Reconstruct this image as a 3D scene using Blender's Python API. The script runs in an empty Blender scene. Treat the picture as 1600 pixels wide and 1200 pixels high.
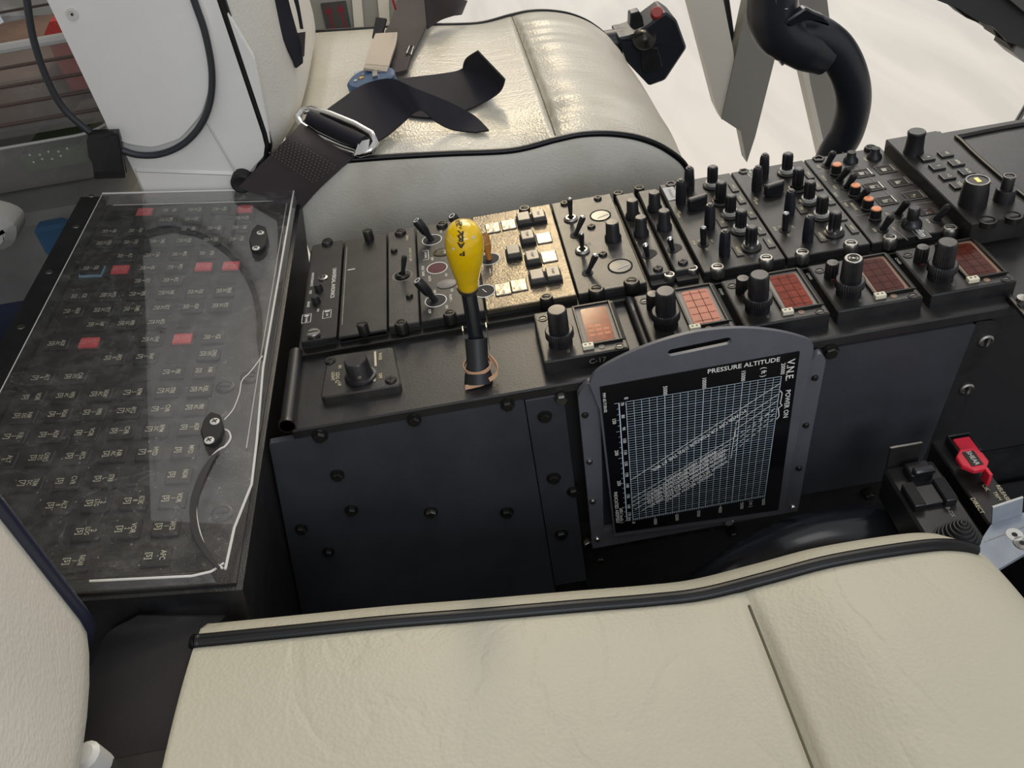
import bpy, bmesh, math, random
from mathutils import Vector, Matrix
random.seed(7)
sc = bpy.context.scene
COL = sc.collection

# ---------------------------------------------------------------- camera
# metres; +x = nose of the helicopter, +y = across to the far seat, +z = up
RC = ((0.985343200, -0.110759304, -0.129734941),
      (-0.170583638, -0.639896063, -0.749289164),
      (-0.000026132, 0.760437641, -0.649410959))      # rows: image right, image down, view direction
FPX = 1367.75
CAM = Vector((0, 0, 0.995))
cam_d = bpy.data.cameras.new('camera')
cam = bpy.data.objects.new('camera', cam_d)
COL.objects.link(cam)
r, d, v = (Vector(a) for a in RC)
m = Matrix((r, -d, -v)).transposed().to_4x4()
m.translation = CAM
cam.matrix_world = m
cam_d.sensor_fit = 'HORIZONTAL'
cam_d.sensor_width = 36.0
cam_d.lens = 36.0 * FPX / 1600.0
cam_d.clip_start = 0.02
cam_d.clip_end = 100
sc.camera = cam

# ---------------------------------------------------------------- world and lights
w = bpy.data.worlds.new('world'); sc.world = w; w.use_nodes = True
nt = w.node_tree; nt.nodes.clear()
out = nt.nodes.new('ShaderNodeOutputWorld'); bg = nt.nodes.new('ShaderNodeBackground')
tc = nt.nodes.new('ShaderNodeTexCoord'); sep = nt.nodes.new('ShaderNodeSeparateXYZ')
rmp = nt.nodes.new('ShaderNodeValToRGB')
nt.links.new(tc.outputs['Generated'], sep.inputs[0])
mr = nt.nodes.new('ShaderNodeMapRange'); mr.inputs['From Min'].default_value = -1; mr.inputs['From Max'].default_value = 1
nt.links.new(sep.outputs['Z'], mr.inputs['Value'])
nt.links.new(mr.outputs[0], rmp.inputs[0])
els = rmp.color_ramp.elements
els[0].position = 0.0; els[0].color = (0.55, 0.52, 0.48, 1)
els[1].position = 1.0; els[1].color = (0.80, 0.82, 0.86, 1)
for p, c in ((0.5, (0.62, 0.60, 0.57, 1)), (0.6, (0.95, 0.95, 0.95, 1)), (0.78, (0.55, 0.56, 0.58, 1))):
    e = els.new(p); e.color = c
nt.links.new(rmp.outputs[0], bg.inputs['Color'])
bg.inputs['Strength'].default_value = 0.62
nt.links.new(bg.outputs[0], out.inputs['Surface'])

def area(name, loc, target, size, power, color):
    l = bpy.data.lights.new(name, 'AREA'); l.shape = 'RECTANGLE'; l.size, l.size_y = size
    l.energy = power; l.color = color
    o = bpy.data.objects.new(name, l); COL.objects.link(o)
    o.location = loc
    o.rotation_euler = (Vector(target) - Vector(loc)).to_track_quat('-Z', 'Y').to_euler()
    return o
area('hangar_daylight_far', (0.9, 3.3, 4.0), (0.15, 0.9, 0.6), (1.8, 1.0), 44, (1.0, 0.93, 0.82))
area('hangar_window_far', (0.31, 3.3, 2.24), (0.05, 0.63, 0.6), (0.26, 0.58), 17, (1.0, 0.80, 0.50))
area('added_floor_fill', (2.6, 7.4, 3.6), (2.4, 6.6, -0.9), (5.0, 3.0), 130, (1.0, 0.95, 0.88))  # added fill that brightens the hangar floor, no actual lamp there
area('hangar_daylight_near', (0.5, -2.2, 2.0), (0.1, 0.5, 0.5), (1.6, 1.0), 25, (0.84, 0.90, 1.0))
area('roof_window', (0.3, -0.5, 3.2), (0.1, 0.3, 0.5), (1.4, 1.2), 7, (1.0, 0.98, 0.94))
sc.view_settings.view_transform = 'Standard'
sc.view_settings.look = 'None'
sc.view_settings.gamma = 1
sc.view_settings.exposure = 0.08
try: sc.view_settings.use_curve_mapping = False
except Exception: pass

# ---------------------------------------------------------------- measuring: where a sight line meets a plane of the place
def _ray(px, py):
    a, b = (px - 800) / FPX, (py - 600) / FPX
    return Vector([a * RC[0][i] + b * RC[1][i] + RC[2][i] for i in range(3)])
def Z(px, py, z=0.6):
    d = _ray(px, py); return CAM + d * ((z - CAM.z) / d.z)
def Y(px, py, y):
    d = _ray(px, py); return CAM + d * ((y - CAM.y) / d.y)
KN = 0.162                                   # slope of the breaker panel: it rises towards the cabin
def K(px, py, z0=0.588):
    d = _ray(px, py)
    t = (z0 - KN * 0.182 - CAM.z) / (d.z + KN * d.x); return CAM + d * t
def kz(x, z0=0.588): return z0 + KN * (-0.182 - x)

# ---------------------------------------------------------------- materials
def mat(name, col, rough=0.5, metal=0.0, bump=0.0, bscale=400, var=0.0, vscale=30, spec=0.5, coat=0.0, emit=None, estr=0.0, bdist=0.001):
    mt = bpy.data.materials.new(name); mt.use_nodes = True
    n = mt.node_tree; b = n.nodes['Principled BSDF']
    b.inputs['Base Color'].default_value = (*col, 1)
    b.inputs['Roughness'].default_value = rough
    b.inputs['Metallic'].default_value = metal
    b.inputs['Specular IOR Level'].default_value = spec
    b.inputs['Coat Weight'].default_value = coat
    b.inputs['Coat Roughness'].default_value = 0.15
    if emit:
        b.inputs['Emission Color'].default_value = (*emit, 1); b.inputs['Emission Strength'].default_value = estr
    t = n.nodes.new('ShaderNodeTexCoord')
    if bump:
        q = n.nodes.new('ShaderNodeTexNoise'); q.inputs['Scale'].default_value = bscale; q.inputs['Detail'].default_value = 3
        k = n.nodes.new('ShaderNodeBump'); k.inputs['Strength'].default_value = bump; k.inputs['Distance'].default_value = bdist
        n.links.new(t.outputs['Object'], q.inputs['Vector'])
        n.links.new(q.outputs['Fac'], k.inputs['Height']); n.links.new(k.outputs[0], b.inputs['Normal'])
    if var:
        q = n.nodes.new('ShaderNodeTexNoise'); q.inputs['Scale'].default_value = vscale; q.inputs['Detail'].default_value = 6
        q.inputs['Roughness'].default_value = 0.65
        x = n.nodes.new('ShaderNodeMix'); x.data_type = 'RGBA'
        n.links.new(t.outputs['Object'], q.inputs['Vector'])
        rm = n.nodes.new('ShaderNodeMapRange'); rm.inputs['From Min'].default_value = 0.35; rm.inputs['From Max'].default_value = 0.7
        n.links.new(q.outputs['Fac'], rm.inputs['Value']); n.links.new(rm.outputs[0], x.inputs['Factor'])
        x.inputs['A'].default_value = (*[c * (1 - var) for c in col], 1)
        x.inputs['B'].default_value = (*[min(1, c * (1 + var)) for c in col], 1)
        n.links.new(x.outputs['Result'], b.inputs['Base Color'])
    return mt

def leather(name, col, dark, wr=0.35, rough=0.42, wscale=(9, 5, 9), gr=0.22):
    """cream hide: fine grain, long soft creases, worn darker patches"""
    mt = mat(name, col, rough, spec=0.45)
    n = mt.node_tree; b = n.nodes['Principled BSDF']; L = n.links.new
    t = n.nodes.new('ShaderNodeTexCoord')
    vo = n.nodes.new('ShaderNodeTexVoronoi'); vo.inputs['Scale'].default_value = 420
    L(t.outputs['Object'], vo.inputs['Vector'])
    k1 = n.nodes.new('ShaderNodeBump'); k1.inputs['Strength'].default_value = gr; k1.inputs['Distance'].default_value = 0.001
    L(vo.outputs['Distance'], k1.inputs['Height'])
    mp = n.nodes.new('ShaderNodeMapping'); mp.inputs['Scale'].default_value = wscale
    mp.inputs['Rotation'].default_value = (0, 0, 0.5)
    L(t.outputs['Object'], mp.inputs['Vector'])
    nz = n.nodes.new('ShaderNodeTexNoise'); nz.inputs['Scale'].default_value = 1.6; nz.inputs['Detail'].default_value = 4
    nz.inputs['Distortion'].default_value = 1.4
    L(mp.outputs[0], nz.inputs['Vector'])
    mth = n.nodes.new('ShaderNodeMath'); mth.operation = 'SUBTRACT'; mth.inputs[1].default_value = 0.5
    L(nz.outputs['Fac'], mth.inputs[0])
    ab = n.nodes.new('ShaderNodeMath'); ab.operation = 'ABSOLUTE'; L(mth.outputs[0], ab.inputs[0])
    rg = n.nodes.new('ShaderNodeMapRange'); rg.inputs['From Min'].default_value = 0; rg.inputs['From Max'].default_value = 0.045
    L(ab.outputs[0], rg.inputs['Value'])
    k2 = n.nodes.new('ShaderNodeBump'); k2.inputs['Strength'].default_value = wr; k2.inputs['Distance'].default_value = 0.0016
    L(rg.outputs[0], k2.inputs['Height']); L(k1.outputs[0], k2.inputs['Normal']); L(k2.outputs[0], b.inputs['Normal'])
    q = n.nodes.new('ShaderNodeTexNoise'); q.inputs['Scale'].default_value = 7; q.inputs['Detail'].default_value = 5
    L(t.outputs['Object'], q.inputs['Vector'])
    rm = n.nodes.new('ShaderNodeMapRange'); rm.inputs['From Min'].default_value = 0.45; rm.inputs['From Max'].default_value = 0.8
    L(q.outputs['Fac'], rm.inputs['Value'])
    x = n.nodes.new('ShaderNodeMix'); x.data_type = 'RGBA'
    x.inputs['A'].default_value = (*col, 1); x.inputs['B'].default_value = (*dark, 1)
    L(rm.outputs[0], x.inputs['Factor']); L(x.outputs['Result'], b.inputs['Base Color'])
    return mt

def webbing(name, col, rough=0.75, scale=900):
    mt = mat(name, col, rough, spec=0.3)
    n = mt.node_tree; b = n.nodes['Principled BSDF']; L = n.links.new
    t = n.nodes.new('ShaderNodeTexCoord')
    wv = n.nodes.new('ShaderNodeTexWave'); wv.inputs['Scale'].default_value = scale; wv.inputs['Distortion'].default_value = 0.6
    wv.bands_direction = 'DIAGONAL'
    L(t.outputs['Object'], wv.inputs['Vector'])
    k = n.nodes.new('ShaderNodeBump'); k.inputs['Strength'].default_value = 0.4; k.inputs['Distance'].default_value = 0.0005
    L(wv.outputs['Fac'], k.inputs['Height']); L(k.outputs[0], b.inputs['Normal'])
    return mt

def clear(name, tint=(0.97, 0.97, 0.97), dust=0.05, dustcol=(0.6, 0.6, 0.58), ior=1.49, rough=0.02, dscale=60, base=0.0, scratch=False):
    """thin clear plastic: passes light straight through, mirrors by Fresnel, carries dust and scratches"""
    mt = bpy.data.materials.new(name); mt.use_nodes = True
    n = mt.node_tree; n.nodes.clear(); L = n.links.new
    o = n.nodes.new('ShaderNodeOutputMaterial')
    tr = n.nodes.new('ShaderNodeBsdfTransparent'); tr.inputs[0].default_value = (*tint, 1)
    gl = n.nodes.new('ShaderNodeBsdfGlossy'); gl.inputs['Roughness'].default_value = rough
    lw = n.nodes.new('ShaderNodeLayerWeight'); lw.inputs[0].default_value = 0.5
    pw = n.nodes.new('ShaderNodeMath'); pw.operation = 'POWER'; pw.inputs[1].default_value = 4.2; L(lw.outputs['Facing'], pw.inputs[0])
    fr = n.nodes.new('ShaderNodeMapRange'); f0 = 3.0 * ((ior - 1) / (ior + 1)) ** 2; fr.inputs['To Min'].default_value = f0; fr.inputs['To Max'].default_value = 1.0
    L(pw.outputs[0], fr.inputs['Value'])
    m1 = n.nodes.new('ShaderNodeMixShader'); L(fr.outputs[0], m1.inputs[0]); L(tr.outputs[0], m1.inputs[1]); L(gl.outputs[0], m1.inputs[2])
    df = n.nodes.new('ShaderNodeBsdfDiffuse'); df.inputs[0].default_value = (*dustcol, 1)
    t = n.nodes.new('ShaderNodeTexCoord')
    q = n.nodes.new('ShaderNodeTexNoise'); q.inputs['Scale'].default_value = dscale; q.inputs['Detail'].default_value = 8; q.inputs['Roughness'].default_value = 0.75
    L(t.outputs['Object'], q.inputs['Vector'])
    rm = n.nodes.new('ShaderNodeMapRange'); rm.inputs['From Min'].default_value = 0.45; rm.inputs['From Max'].default_value = 0.85
    rm.inputs['To Min'].default_value = base; rm.inputs['To Max'].default_value = base + dust
    L(q.outputs['Fac'], rm.inputs['Value'])
    last = rm.outputs[0]
    if scratch:
        q2 = n.nodes.new('ShaderNodeTexNoise'); q2.inputs['Scale'].default_value = 18; q2.inputs['Detail'].default_value = 3; q2.inputs['Distortion'].default_value = 2.5
        L(t.outputs['Object'], q2.inputs['Vector'])
        s = n.nodes.new('ShaderNodeMath'); s.operation = 'SUBTRACT'; s.inputs[1].default_value = 0.5; L(q2.outputs['Fac'], s.inputs[0])
        a = n.nodes.new('ShaderNodeMath'); a.operation = 'ABSOLUTE'; L(s.outputs[0], a.inputs[0])
        g = n.nodes.new('ShaderNodeMapRange'); g.inputs['From Min'].default_value = 0.0; g.inputs['From Max'].default_value = 0.004
        g.inputs['To Min'].default_value = 0.16; g.inputs['To Max'].default_value = 0.0; L(a.outputs[0], g.inputs['Value'])
        vo = n.nodes.new('ShaderNodeTexVoronoi'); vo.inputs['Scale'].default_value = 130; L(t.outputs['Object'], vo.inputs['Vector'])
        sp = n.nodes.new('ShaderNodeMapRange'); sp.inputs['From Min'].default_value = 0.05; sp.inputs['From Max'].default_value = 0.09
        sp.inputs['To Min'].default_value = 0.35; sp.inputs['To Max'].default_value = 0.0; L(vo.outputs['Distance'], sp.inputs['Value'])
        ad = n.nodes.new('ShaderNodeMath'); ad.operation = 'ADD'; L(last, ad.inputs[0]); L(g.outputs[0], ad.inputs[1])
        ad2 = n.nodes.new('ShaderNodeMath'); ad2.operation = 'ADD'; L(ad.outputs[0], ad2.inputs[0]); L(sp.outputs[0], ad2.inputs[1])
        last = ad2.outputs[0]
    m2 = n.nodes.new('ShaderNodeMixShader'); L(last, m2.inputs[0]); L(m1.outputs[0], m2.inputs[1]); L(df.outputs[0], m2.inputs[2])
    L(m2.outputs[0], o.inputs['Surface'])
    return mt

BLACK = mat('black_crinkle_paint', (0.016, 0.016, 0.017), 0.42, bump=0.25, bscale=900, var=0.35, vscale=60)
PANEL = mat('satin_black_faceplate', (0.020, 0.019, 0.018), 0.34, bump=0.10, bscale=1300, var=0.4, vscale=45)
PANEL2 = mat('grey_black_faceplate', (0.034, 0.031, 0.029), 0.33, bump=0.16, bscale=1100, var=0.4, vscale=40)
HAMMER = mat('hammered_grey_faceplate', (0.15, 0.125, 0.085), 0.27, metal=0.65, bump=0.35, bscale=620, var=0.3, vscale=60, spec=0.8)
SHELF = mat('worn_black_shelf_paint', (0.024, 0.023, 0.023), 0.38, bump=0.08, bscale=500, var=0.45, vscale=14)
SIDE = mat('scuffed_black_side_paint', (0.042, 0.045, 0.054), 0.36, bump=0.05, bscale=250, var=0.25, vscale=9)
DEEP = mat('matt_black', (0.008, 0.008, 0.009), 0.7)
RUBBER = mat('black_rubber', (0.012, 0.012, 0.014), 0.5)
KNOB = mat('black_knob_plastic', (0.014, 0.014, 0.016), 0.33, var=0.3, vscale=90)
KNOBB = mat('blue_black_knob_plastic', (0.012, 0.013, 0.018), 0.28)
KCAP = mat('worn_grey_knob_cap', (0.10, 0.095, 0.09), 0.35, metal=0.5)
CHROME = mat('chrome', (0.75, 0.74, 0.71), 0.16, metal=1.0)
STEEL = mat('dull_steel', (0.34, 0.33, 0.31), 0.36, metal=1.0, var=0.3, vscale=200)
DKSTEEL = mat('blackened_steel', (0.05, 0.048, 0.045), 0.35, metal=0.8)
WHITE = mat('white_print', (0.80, 0.80, 0.76), 0.5)
DIMW = mat('faded_print', (0.30, 0.29, 0.26), 0.6)
YELP = mat('yellowed_print', (0.62, 0.56, 0.38), 0.5)
RING = mat('white_knob_ring', (0.62, 0.61, 0.57), 0.4)
KEY = mat('black_key', (0.022, 0.022, 0.022), 0.42, var=0.2, vscale=80)
RED = mat('pink_red_key', (0.80, 0.10, 0.11), 0.5, var=0.1, vscale=150)
REDT = mat('light_red_legend', (0.85, 0.35, 0.33), 0.5)
BLUEK = mat('blue_key_clip', (0.25, 0.45, 0.60), 0.5)
AMBER = mat('amber_display', (0.22, 0.035, 0.016), 0.12, var=0.35, vscale=160, emit=(0.9, 0.18, 0.05), estr=0.03)
AMBERC = mat('orange_brown_display', (0.26, 0.065, 0.030), 0.14, emit=(1.0, 0.3, 0.12), estr=0.05, var=0.4, vscale=120)
AMBERB = mat('bright_amber_display', (0.40, 0.10, 0.045), 0.35, emit=(1.0, 0.3, 0.12), estr=0.07, var=0.2, vscale=80)
AMBERD = mat('dark_amber_display', (0.085, 0.018, 0.010), 0.12, var=0.3, vscale=140)
AMBSEG = mat('amber_segments', (0.40, 0.12, 0.05), 0.4, emit=(1.0, 0.3, 0.08), estr=0.25)
BEZEL = mat('tan_display_surround', (0.26, 0.16, 0.11), 0.5)
GREYBEZ = mat('grey_display_surround', (0.22, 0.20, 0.18), 0.5)
TAB = mat('ivory_tab', (0.72, 0.68, 0.52), 0.4)
YELLOW = mat('yellow_lever_paint', (0.95, 0.60, 0.005), 0.22, var=0.12, vscale=25, coat=0.6)
INK = mat('black_ink', (0.02, 0.015, 0.01), 0.5)
ORANGE = mat('orange_lever_plastic', (0.42, 0.17, 0.03), 0.35)
TAPE = mat('tan_elastic', (0.62, 0.36, 0.22), 0.6)
COPPER = mat('orange_lamp_cap', (0.60, 0.20, 0.08), 0.35, emit=(1, .35, .12), estr=0.15)
LAMPY = mat('lit_yellow_legend', (0.9, 0.55, 0.12), 0.4, emit=(1.0, 0.62, 0.14), estr=1.4)
CAP = mat('silver_blank_cap', (0.42, 0.37, 0.29), 0.28, metal=0.7, bump=0.5, bscale=110, bdist=0.002)
BTN = mat('grey_push_button', (0.085, 0.078, 0.07), 0.32, spec=0.7)
LENSY = mat('cream_gauge_face', (0.55, 0.50, 0.38), 0.3)
LENSG = mat('grey_gauge_face', (0.16, 0.16, 0.145), 0.3)
OLIVE = mat('tinted_lamp_lens', (0.10, 0.08, 0.035), 0.15, coat=0.5)
REDL = mat('dark_red_lens', (0.10, 0.015, 0.012), 0.12, coat=0.6)
PLATE = mat('grey_black_aluminium_plate', (0.105, 0.108, 0.128), 0.42, spec=0.6, var=0.12, vscale=30)
CHART = mat('gloss_black_chart', (0.006, 0.006, 0.008), 0.14, spec=0.5)
CLINE = mat('chart_white_lines', (0.62, 0.76, 0.88), 0.4)
LEATHN = leather('cream_leather_near', (0.50, 0.475, 0.375), (0.47, 0.445, 0.35), 0.19, 0.46, (7, 3, 7))
LEATHF = leather('cream_leather_far', (0.53, 0.50, 0.42), (0.42, 0.39, 0.31), 0.13, 0.30, (4, 14, 4))
LEATHS = leather('soiled_cream_leather', (0.74, 0.71, 0.62), (0.42, 0.38, 0.28), 0.05, 0.5)
LEATHB = leather('pale_backrest_leather', (0.74, 0.71, 0.64), (0.68, 0.65, 0.58), 0.05, 0.45)
PIPE = mat('black_vinyl_piping', (0.005, 0.005, 0.006), 0.36, spec=0.32)
SEAMM = mat('seam_thread', (0.10, 0.09, 0.06), 0.8)
PIPEB = mat('navy_vinyl_piping', (0.018, 0.022, 0.045), 0.32)
SHELL = mat('grey_white_painted_shell', (0.78, 0.765, 0.73), 0.40, var=0.03, vscale=12)
NAVY = webbing('dark_navy_webbing', (0.016, 0.015, 0.022))
BROWNW = webbing('faded_brown_black_webbing', (0.050, 0.040, 0.040))
STITCH = mat('brown_stitching', (0.10, 0.075, 0.07), 0.8)
TAN = webbing('beige_webbing', (0.50, 0.43, 0.35), scale=600)
BLUE = mat('blue_buckle', (0.018, 0.07, 0.16), 0.42)
GOLDM = mat('gold_emblem', (0.75, 0.48, 0.12), 0.3, metal=0.6)
CABLE = mat('black_cable_sheath', (0.025, 0.027, 0.033), 0.42)
ALU = mat('blue_grey_aluminium', (0.30, 0.33, 0.38), 0.42, metal=0.35, var=0.15, vscale=40)
GUARD = mat('red_switch_guard', (0.75, 0.03, 0.06), 0.30)
POST = mat('grey_beige_door_post', (0.26, 0.25, 0.22), 0.45)
POSTL = mat('cream_door_post_edge', (0.70, 0.66, 0.57), 0.5)
CURTAIN = mat('cabin_wall_beige', (0.34, 0.33, 0.29), 0.7)
ACRYL = clear('scratched_acrylic', dust=0.14, base=0.035, scratch=True, ior=1.62)
ACRYLE = mat('bright_acrylic_edge', (0.72, 0.70, 0.66), 0.2, bump=0.3, bscale=200)
ACRYLS = clear('acrylic_side_wall', tint=(0.85, 0.85, 0.83), dust=0.25, base=0.16)
CBIN = clear('frosted_bin_plastic', tint=(0.86, 0.85, 0.83), dust=0.25, base=0.22, dscale=8, dustcol=(0.62, 0.60, 0.56), rough=0.12)
CARD = mat('brown_packed_cloth', (0.20, 0.13, 0.10), 0.8, var=0.3, vscale=12)
REDC = mat('red_cloth', (0.50, 0.05, 0.04), 0.7)
GREENC = mat('green_cloth', (0.10, 0.16, 0.08), 0.7)
WHITEC = mat('white_cloth', (0.55, 0.55, 0.52), 0.8)
NAVYF = mat('dark_blue_carpet', (0.010, 0.020, 0.055), 0.85, bump=0.3, bscale=300)
BROWND = mat('dark_brown_trim', (0.035, 0.024, 0.018), 0.6)

# ---------------------------------------------------------------- mesh builder (world coordinates)
_txt = {}
def text_mesh(s):
    if s not in _txt:
        c = bpy.data.curves.new('t', 'FONT'); c.body = s; c.size = 1; c.align_x = 'CENTER'; c.align_y = 'CENTER'; c.resolution_u = 2
        c.offset = 0.012
        o = bpy.data.objects.new('t', c)
        me = bpy.data.meshes.new_from_object(o)
        _txt[s] = ([tuple(x.co) for x in me.vertices], [tuple(p.vertices) for p in me.polygons])
        bpy.data.objects.remove(o); bpy.data.meshes.remove(me); bpy.data.curves.remove(c)
    return _txt[s]

def T(p): return Matrix.Translation(Vector(p))
def frame(o, x, y, z=None):
    """matrix whose local axes are x, y (and z) placed at o"""
    x = Vector(x).normalized(); y = Vector(y); y = (y - x * y.dot(x)).normalized()
    z = x.cross(y)
    m = Matrix((x, y, z)).transposed().to_4x4(); m.translation = Vector(o); return m
def aim(p, q):
    """frame at p whose z axis points to q"""
    z = (Vector(q) - Vector(p)).normalized()
    a = Vector((1, 0, 0)) if abs(z.x) < 0.9 else Vector((0, 1, 0))
    x = (a - z * a.dot(z)).normalized(); y = z.cross(x)
    m = Matrix((x, y, z)).transposed().to_4x4(); m.translation = Vector(p); return m
def down(p): return frame(p, (0, -1, 0), (1, 0, 0))      # print on a level face, read by the pilots
def wallt(p): return frame(p, (1, 0, 0), (0, 0, 1))      # print on the pedestal side, upright
def walld(p): return frame(p, (0, 0, -1), (1, 0, 0))     # the same, turned a quarter
def catmull(pts, n=8, closed=False):
    P = [Vector(p) for p in pts]; o = []; N = len(P)
    rng = range(N if closed else N - 1)
    for i in rng:
        if closed: a, b, c, d = P[i - 1], P[i], P[(i + 1) % N], P[(i + 2) % N]
        else: a, b, c, d = P[max(i - 1, 0)], P[i], P[i + 1], P[min(i + 2, N - 1)]
        for k in range(n):
            t = k / n
            o.append(0.5 * ((2 * b) + (c - a) * t + (2 * a - 5 * b + 4 * c - d) * t * t + (3 * b - a - 3 * c + d) * t ** 3))
    if not closed: o.append(P[-1])
    return o

class MB:
    def __init__(s): s.v = []; s.f = []; s.m = []; s.mats = []
    def mi(s, mt):
        if mt not in s.mats: s.mats.append(mt)
        return s.mats.index(mt)
    def add(s, vs, fs, mt, M=None):
        b = len(s.v); k = s.mi(mt)
        for q in vs: s.v.append(tuple(M @ Vector(q)) if M is not None else tuple(q))
        for q in fs: s.f.append(tuple(b + i for i in q)); s.m.append(k)
        return s
    def box(s, x0, x1, y0, y1, z0, z1, mt, M=None, bev=0.0):
        if bev <= 0:
            vs = [(x, y, z) for z in (z0, z1) for y in (y0, y1) for x in (x0, x1)]
            return s.add(vs, [(0, 2, 3, 1), (4, 5, 7, 6), (0, 1, 5, 4), (2, 6, 7, 3), (0, 4, 6, 2), (1, 3, 7, 5)], mt, M)
        c = min(bev, (x1 - x0) / 2.01, (y1 - y0) / 2.01)
        return s.prism([(x0, y0), (x1, y0), (x1, y1), (x0, y1)], z0, z1, mt, M, rnd=c, top=min(bev * 0.6, (z1 - z0) / 2.01))
    def prism(s, poly, z0, z1, mt, M=None, rnd=0.0, top=0.0, seg=3):
        """extruded outline; rnd rounds the corners, top bevels the upper rim"""
        if rnd > 0:
            o = []; N = len(poly)
            for i in range(N):
                a, b, c = Vector(poly[i - 1]), Vector(poly[i]), Vector(poly[(i + 1) % N])
                ra = min(rnd, (a - b).length / 2.01); rc = min(rnd, (c - b).length / 2.01)
                p = b + (a - b).normalized() * ra; q = b + (c - b).normalized() * rc
                for k in range(seg + 1):
                    t = k / seg; o.append(tuple(p * (1 - t) ** 2 + b * 2 * t * (1 - t) + q * t * t))
            poly = o
        N = len(poly)
        cx = sum(p[0] for p in poly) / N; cy = sum(p[1] for p in poly) / N
        vs = [(p[0], p[1], z0) for p in poly]
        rings = 1
        if top > 0:
            vs += [(p[0], p[1], z1 - top) for p in poly]; rings += 1
            ins = []
            for i in range(N):
                a, b, c = Vector(poly[i - 1]), Vector(poly[i]), Vector(poly[(i + 1) % N])
                e = (c - a); nn = Vector((-e.y, e.x)); 
                if nn.length < 1e-9: nn = Vector((cx, cy)) - b
                nn.normalize()
                if nn.dot(Vector((cx, cy)) - b) < 0 and len(poly) < 40: nn = -nn
                ins.append((b.x + nn.x * top, b.y + nn.y * top, z1))
            vs += ins
        else: vs += [(p[0], p[1], z1) for p in poly]
        rings += 1
        fs = [tuple(reversed(range(N)))]
        for k in range(rings - 1):
            for i in range(N):
                j = (i + 1) % N; fs.append((k * N + i, k * N + j, (k + 1) * N + j, (k + 1) * N + i))
        fs.append(tuple((rings - 1) * N + i for i in range(N)))
        return s.add(vs, fs, mt, M)
    def lathe(s, prof, mt, M=None, seg=20, flute=0, depth=0.0, caps=True, sx=1.0, sy=1.0):
        vs = []; fs = []
        for r, z in prof:
            for i in range(seg):
                a = 2 * math.pi * i / seg; rr = r
                if flute and r > 1e-6: rr = r - depth * (0.5 - 0.5 * math.cos(flute * a))
                vs.append((rr * math.cos(a) * sx, rr * math.sin(a) * sy, z))
        n = len(prof)
        for k in range(n - 1):
            for i in range(seg):
                j = (i + 1) % seg; fs.append((k * seg + i, k * seg + j, (k + 1) * seg + j, (k + 1) * seg + i))
        if caps:
            fs.append(tuple(reversed(range(seg)))); fs.append(tuple((n - 1) * seg + i for i in range(seg)))
        return s.add(vs, fs, mt, M)
    def ring(s, r, w, z, mt, M=None, seg=24, h=0.0006, sx=1.0, sy=1.0):
        return s.lathe([(r - w, z), (r + w * 0.2, z), (r + w * 0.2, z + h), (r - w, z + h), (r - w, z)], mt, M, seg, caps=False, sx=sx, sy=sy)
    def tube(s, pts, rad, mt, seg=10, closed=False, M=None, flat=None):
        P = [Vector(p) for p in pts]; N = len(P); vs = []; fs = []
        up = None
        for i in range(N):
            t = (P[(i + 1) % N] - P[i - 1]) if closed else (P[min(i + 1, N - 1)] - P[max(i - 1, 0)])
            t.normalize()
            if up is None:
                up = Vector((0, 0, 1)) if abs(t.z) < 0.9 else Vector((1, 0, 0))
            up = (up - t * up.dot(t)).normalized(); sd = t.cross(up)
            rr = rad[i] if isinstance(rad, (list, tuple)) else rad
            for k in range(seg):
                a = 2 * math.pi * k / seg
                vs.append(P[i] + up * (rr * math.sin(a)) + sd * (rr * math.cos(a)))
        for i in range(N if closed else N - 1):
            j = (i + 1) % N
            for k in range(seg):
                l = (k + 1) % seg; fs.append((i * seg + k, i * seg + l, j * seg + l, j * seg + k))
        if not closed:
            fs.append(tuple(reversed(range(seg)))); fs.append(tuple((N - 1) * seg + k for k in range(seg)))
        return s.add(vs, fs, mt, M)
    def strap(s, L, R, th, mt, n=8, smooth=True):
        """a band of webbing between two edge lines, th thick"""
        if smooth: L, R = catmull(L, n), catmull(R, n)
        else: L, R = [Vector(a) for a in L], [Vector(a) for a in R]
        N = len(L); vs = []; fs = []; C = 5
        for i in range(N):
            t = L[min(i + 1, N - 1)] - L[max(i - 1, 0)] + R[min(i + 1, N - 1)] - R[max(i - 1, 0)]
            nn = t.cross(R[i] - L[i])
            nn = nn.normalized() * (th / 2) if nn.length > 1e-12 else Vector((0, 0, th / 2))
            for k in range(C): vs.append(L[i].lerp(R[i], k / (C - 1)) + nn)
            for k in range(C): vs.append(L[i].lerp(R[i], 1 - k / (C - 1)) - nn)
        W = 2 * C
        for i in range(N - 1):
            for k in range(W):
                l = (k + 1) % W; fs.append((i * W + k, i * W + l, (i + 1) * W + l, (i + 1) * W + k))
        fs.append(tuple(reversed(range(W)))); fs.append(tuple((N - 1) * W + k for k in range(W)))
        return s.add(vs, fs, mt)
    def line(s, a, b, w, n, mt):
        a, b, n = Vector(a), Vector(b), Vector(n).normalized()
        sd = (b - a).cross(n)
        if sd.length < 1e-12: return s
        sd = sd.normalized() * (w / 2)
        return s.add([a + sd, b + sd, b - sd, a - sd], [(0, 1, 2, 3)], mt)
    def text(s, t, M, size, mt, sx=1.0):
        vs, fs = text_mesh(t)
        return s.add([(v[0] * size * sx, v[1] * size, v[2]) for v in vs], fs, mt, M)
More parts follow.
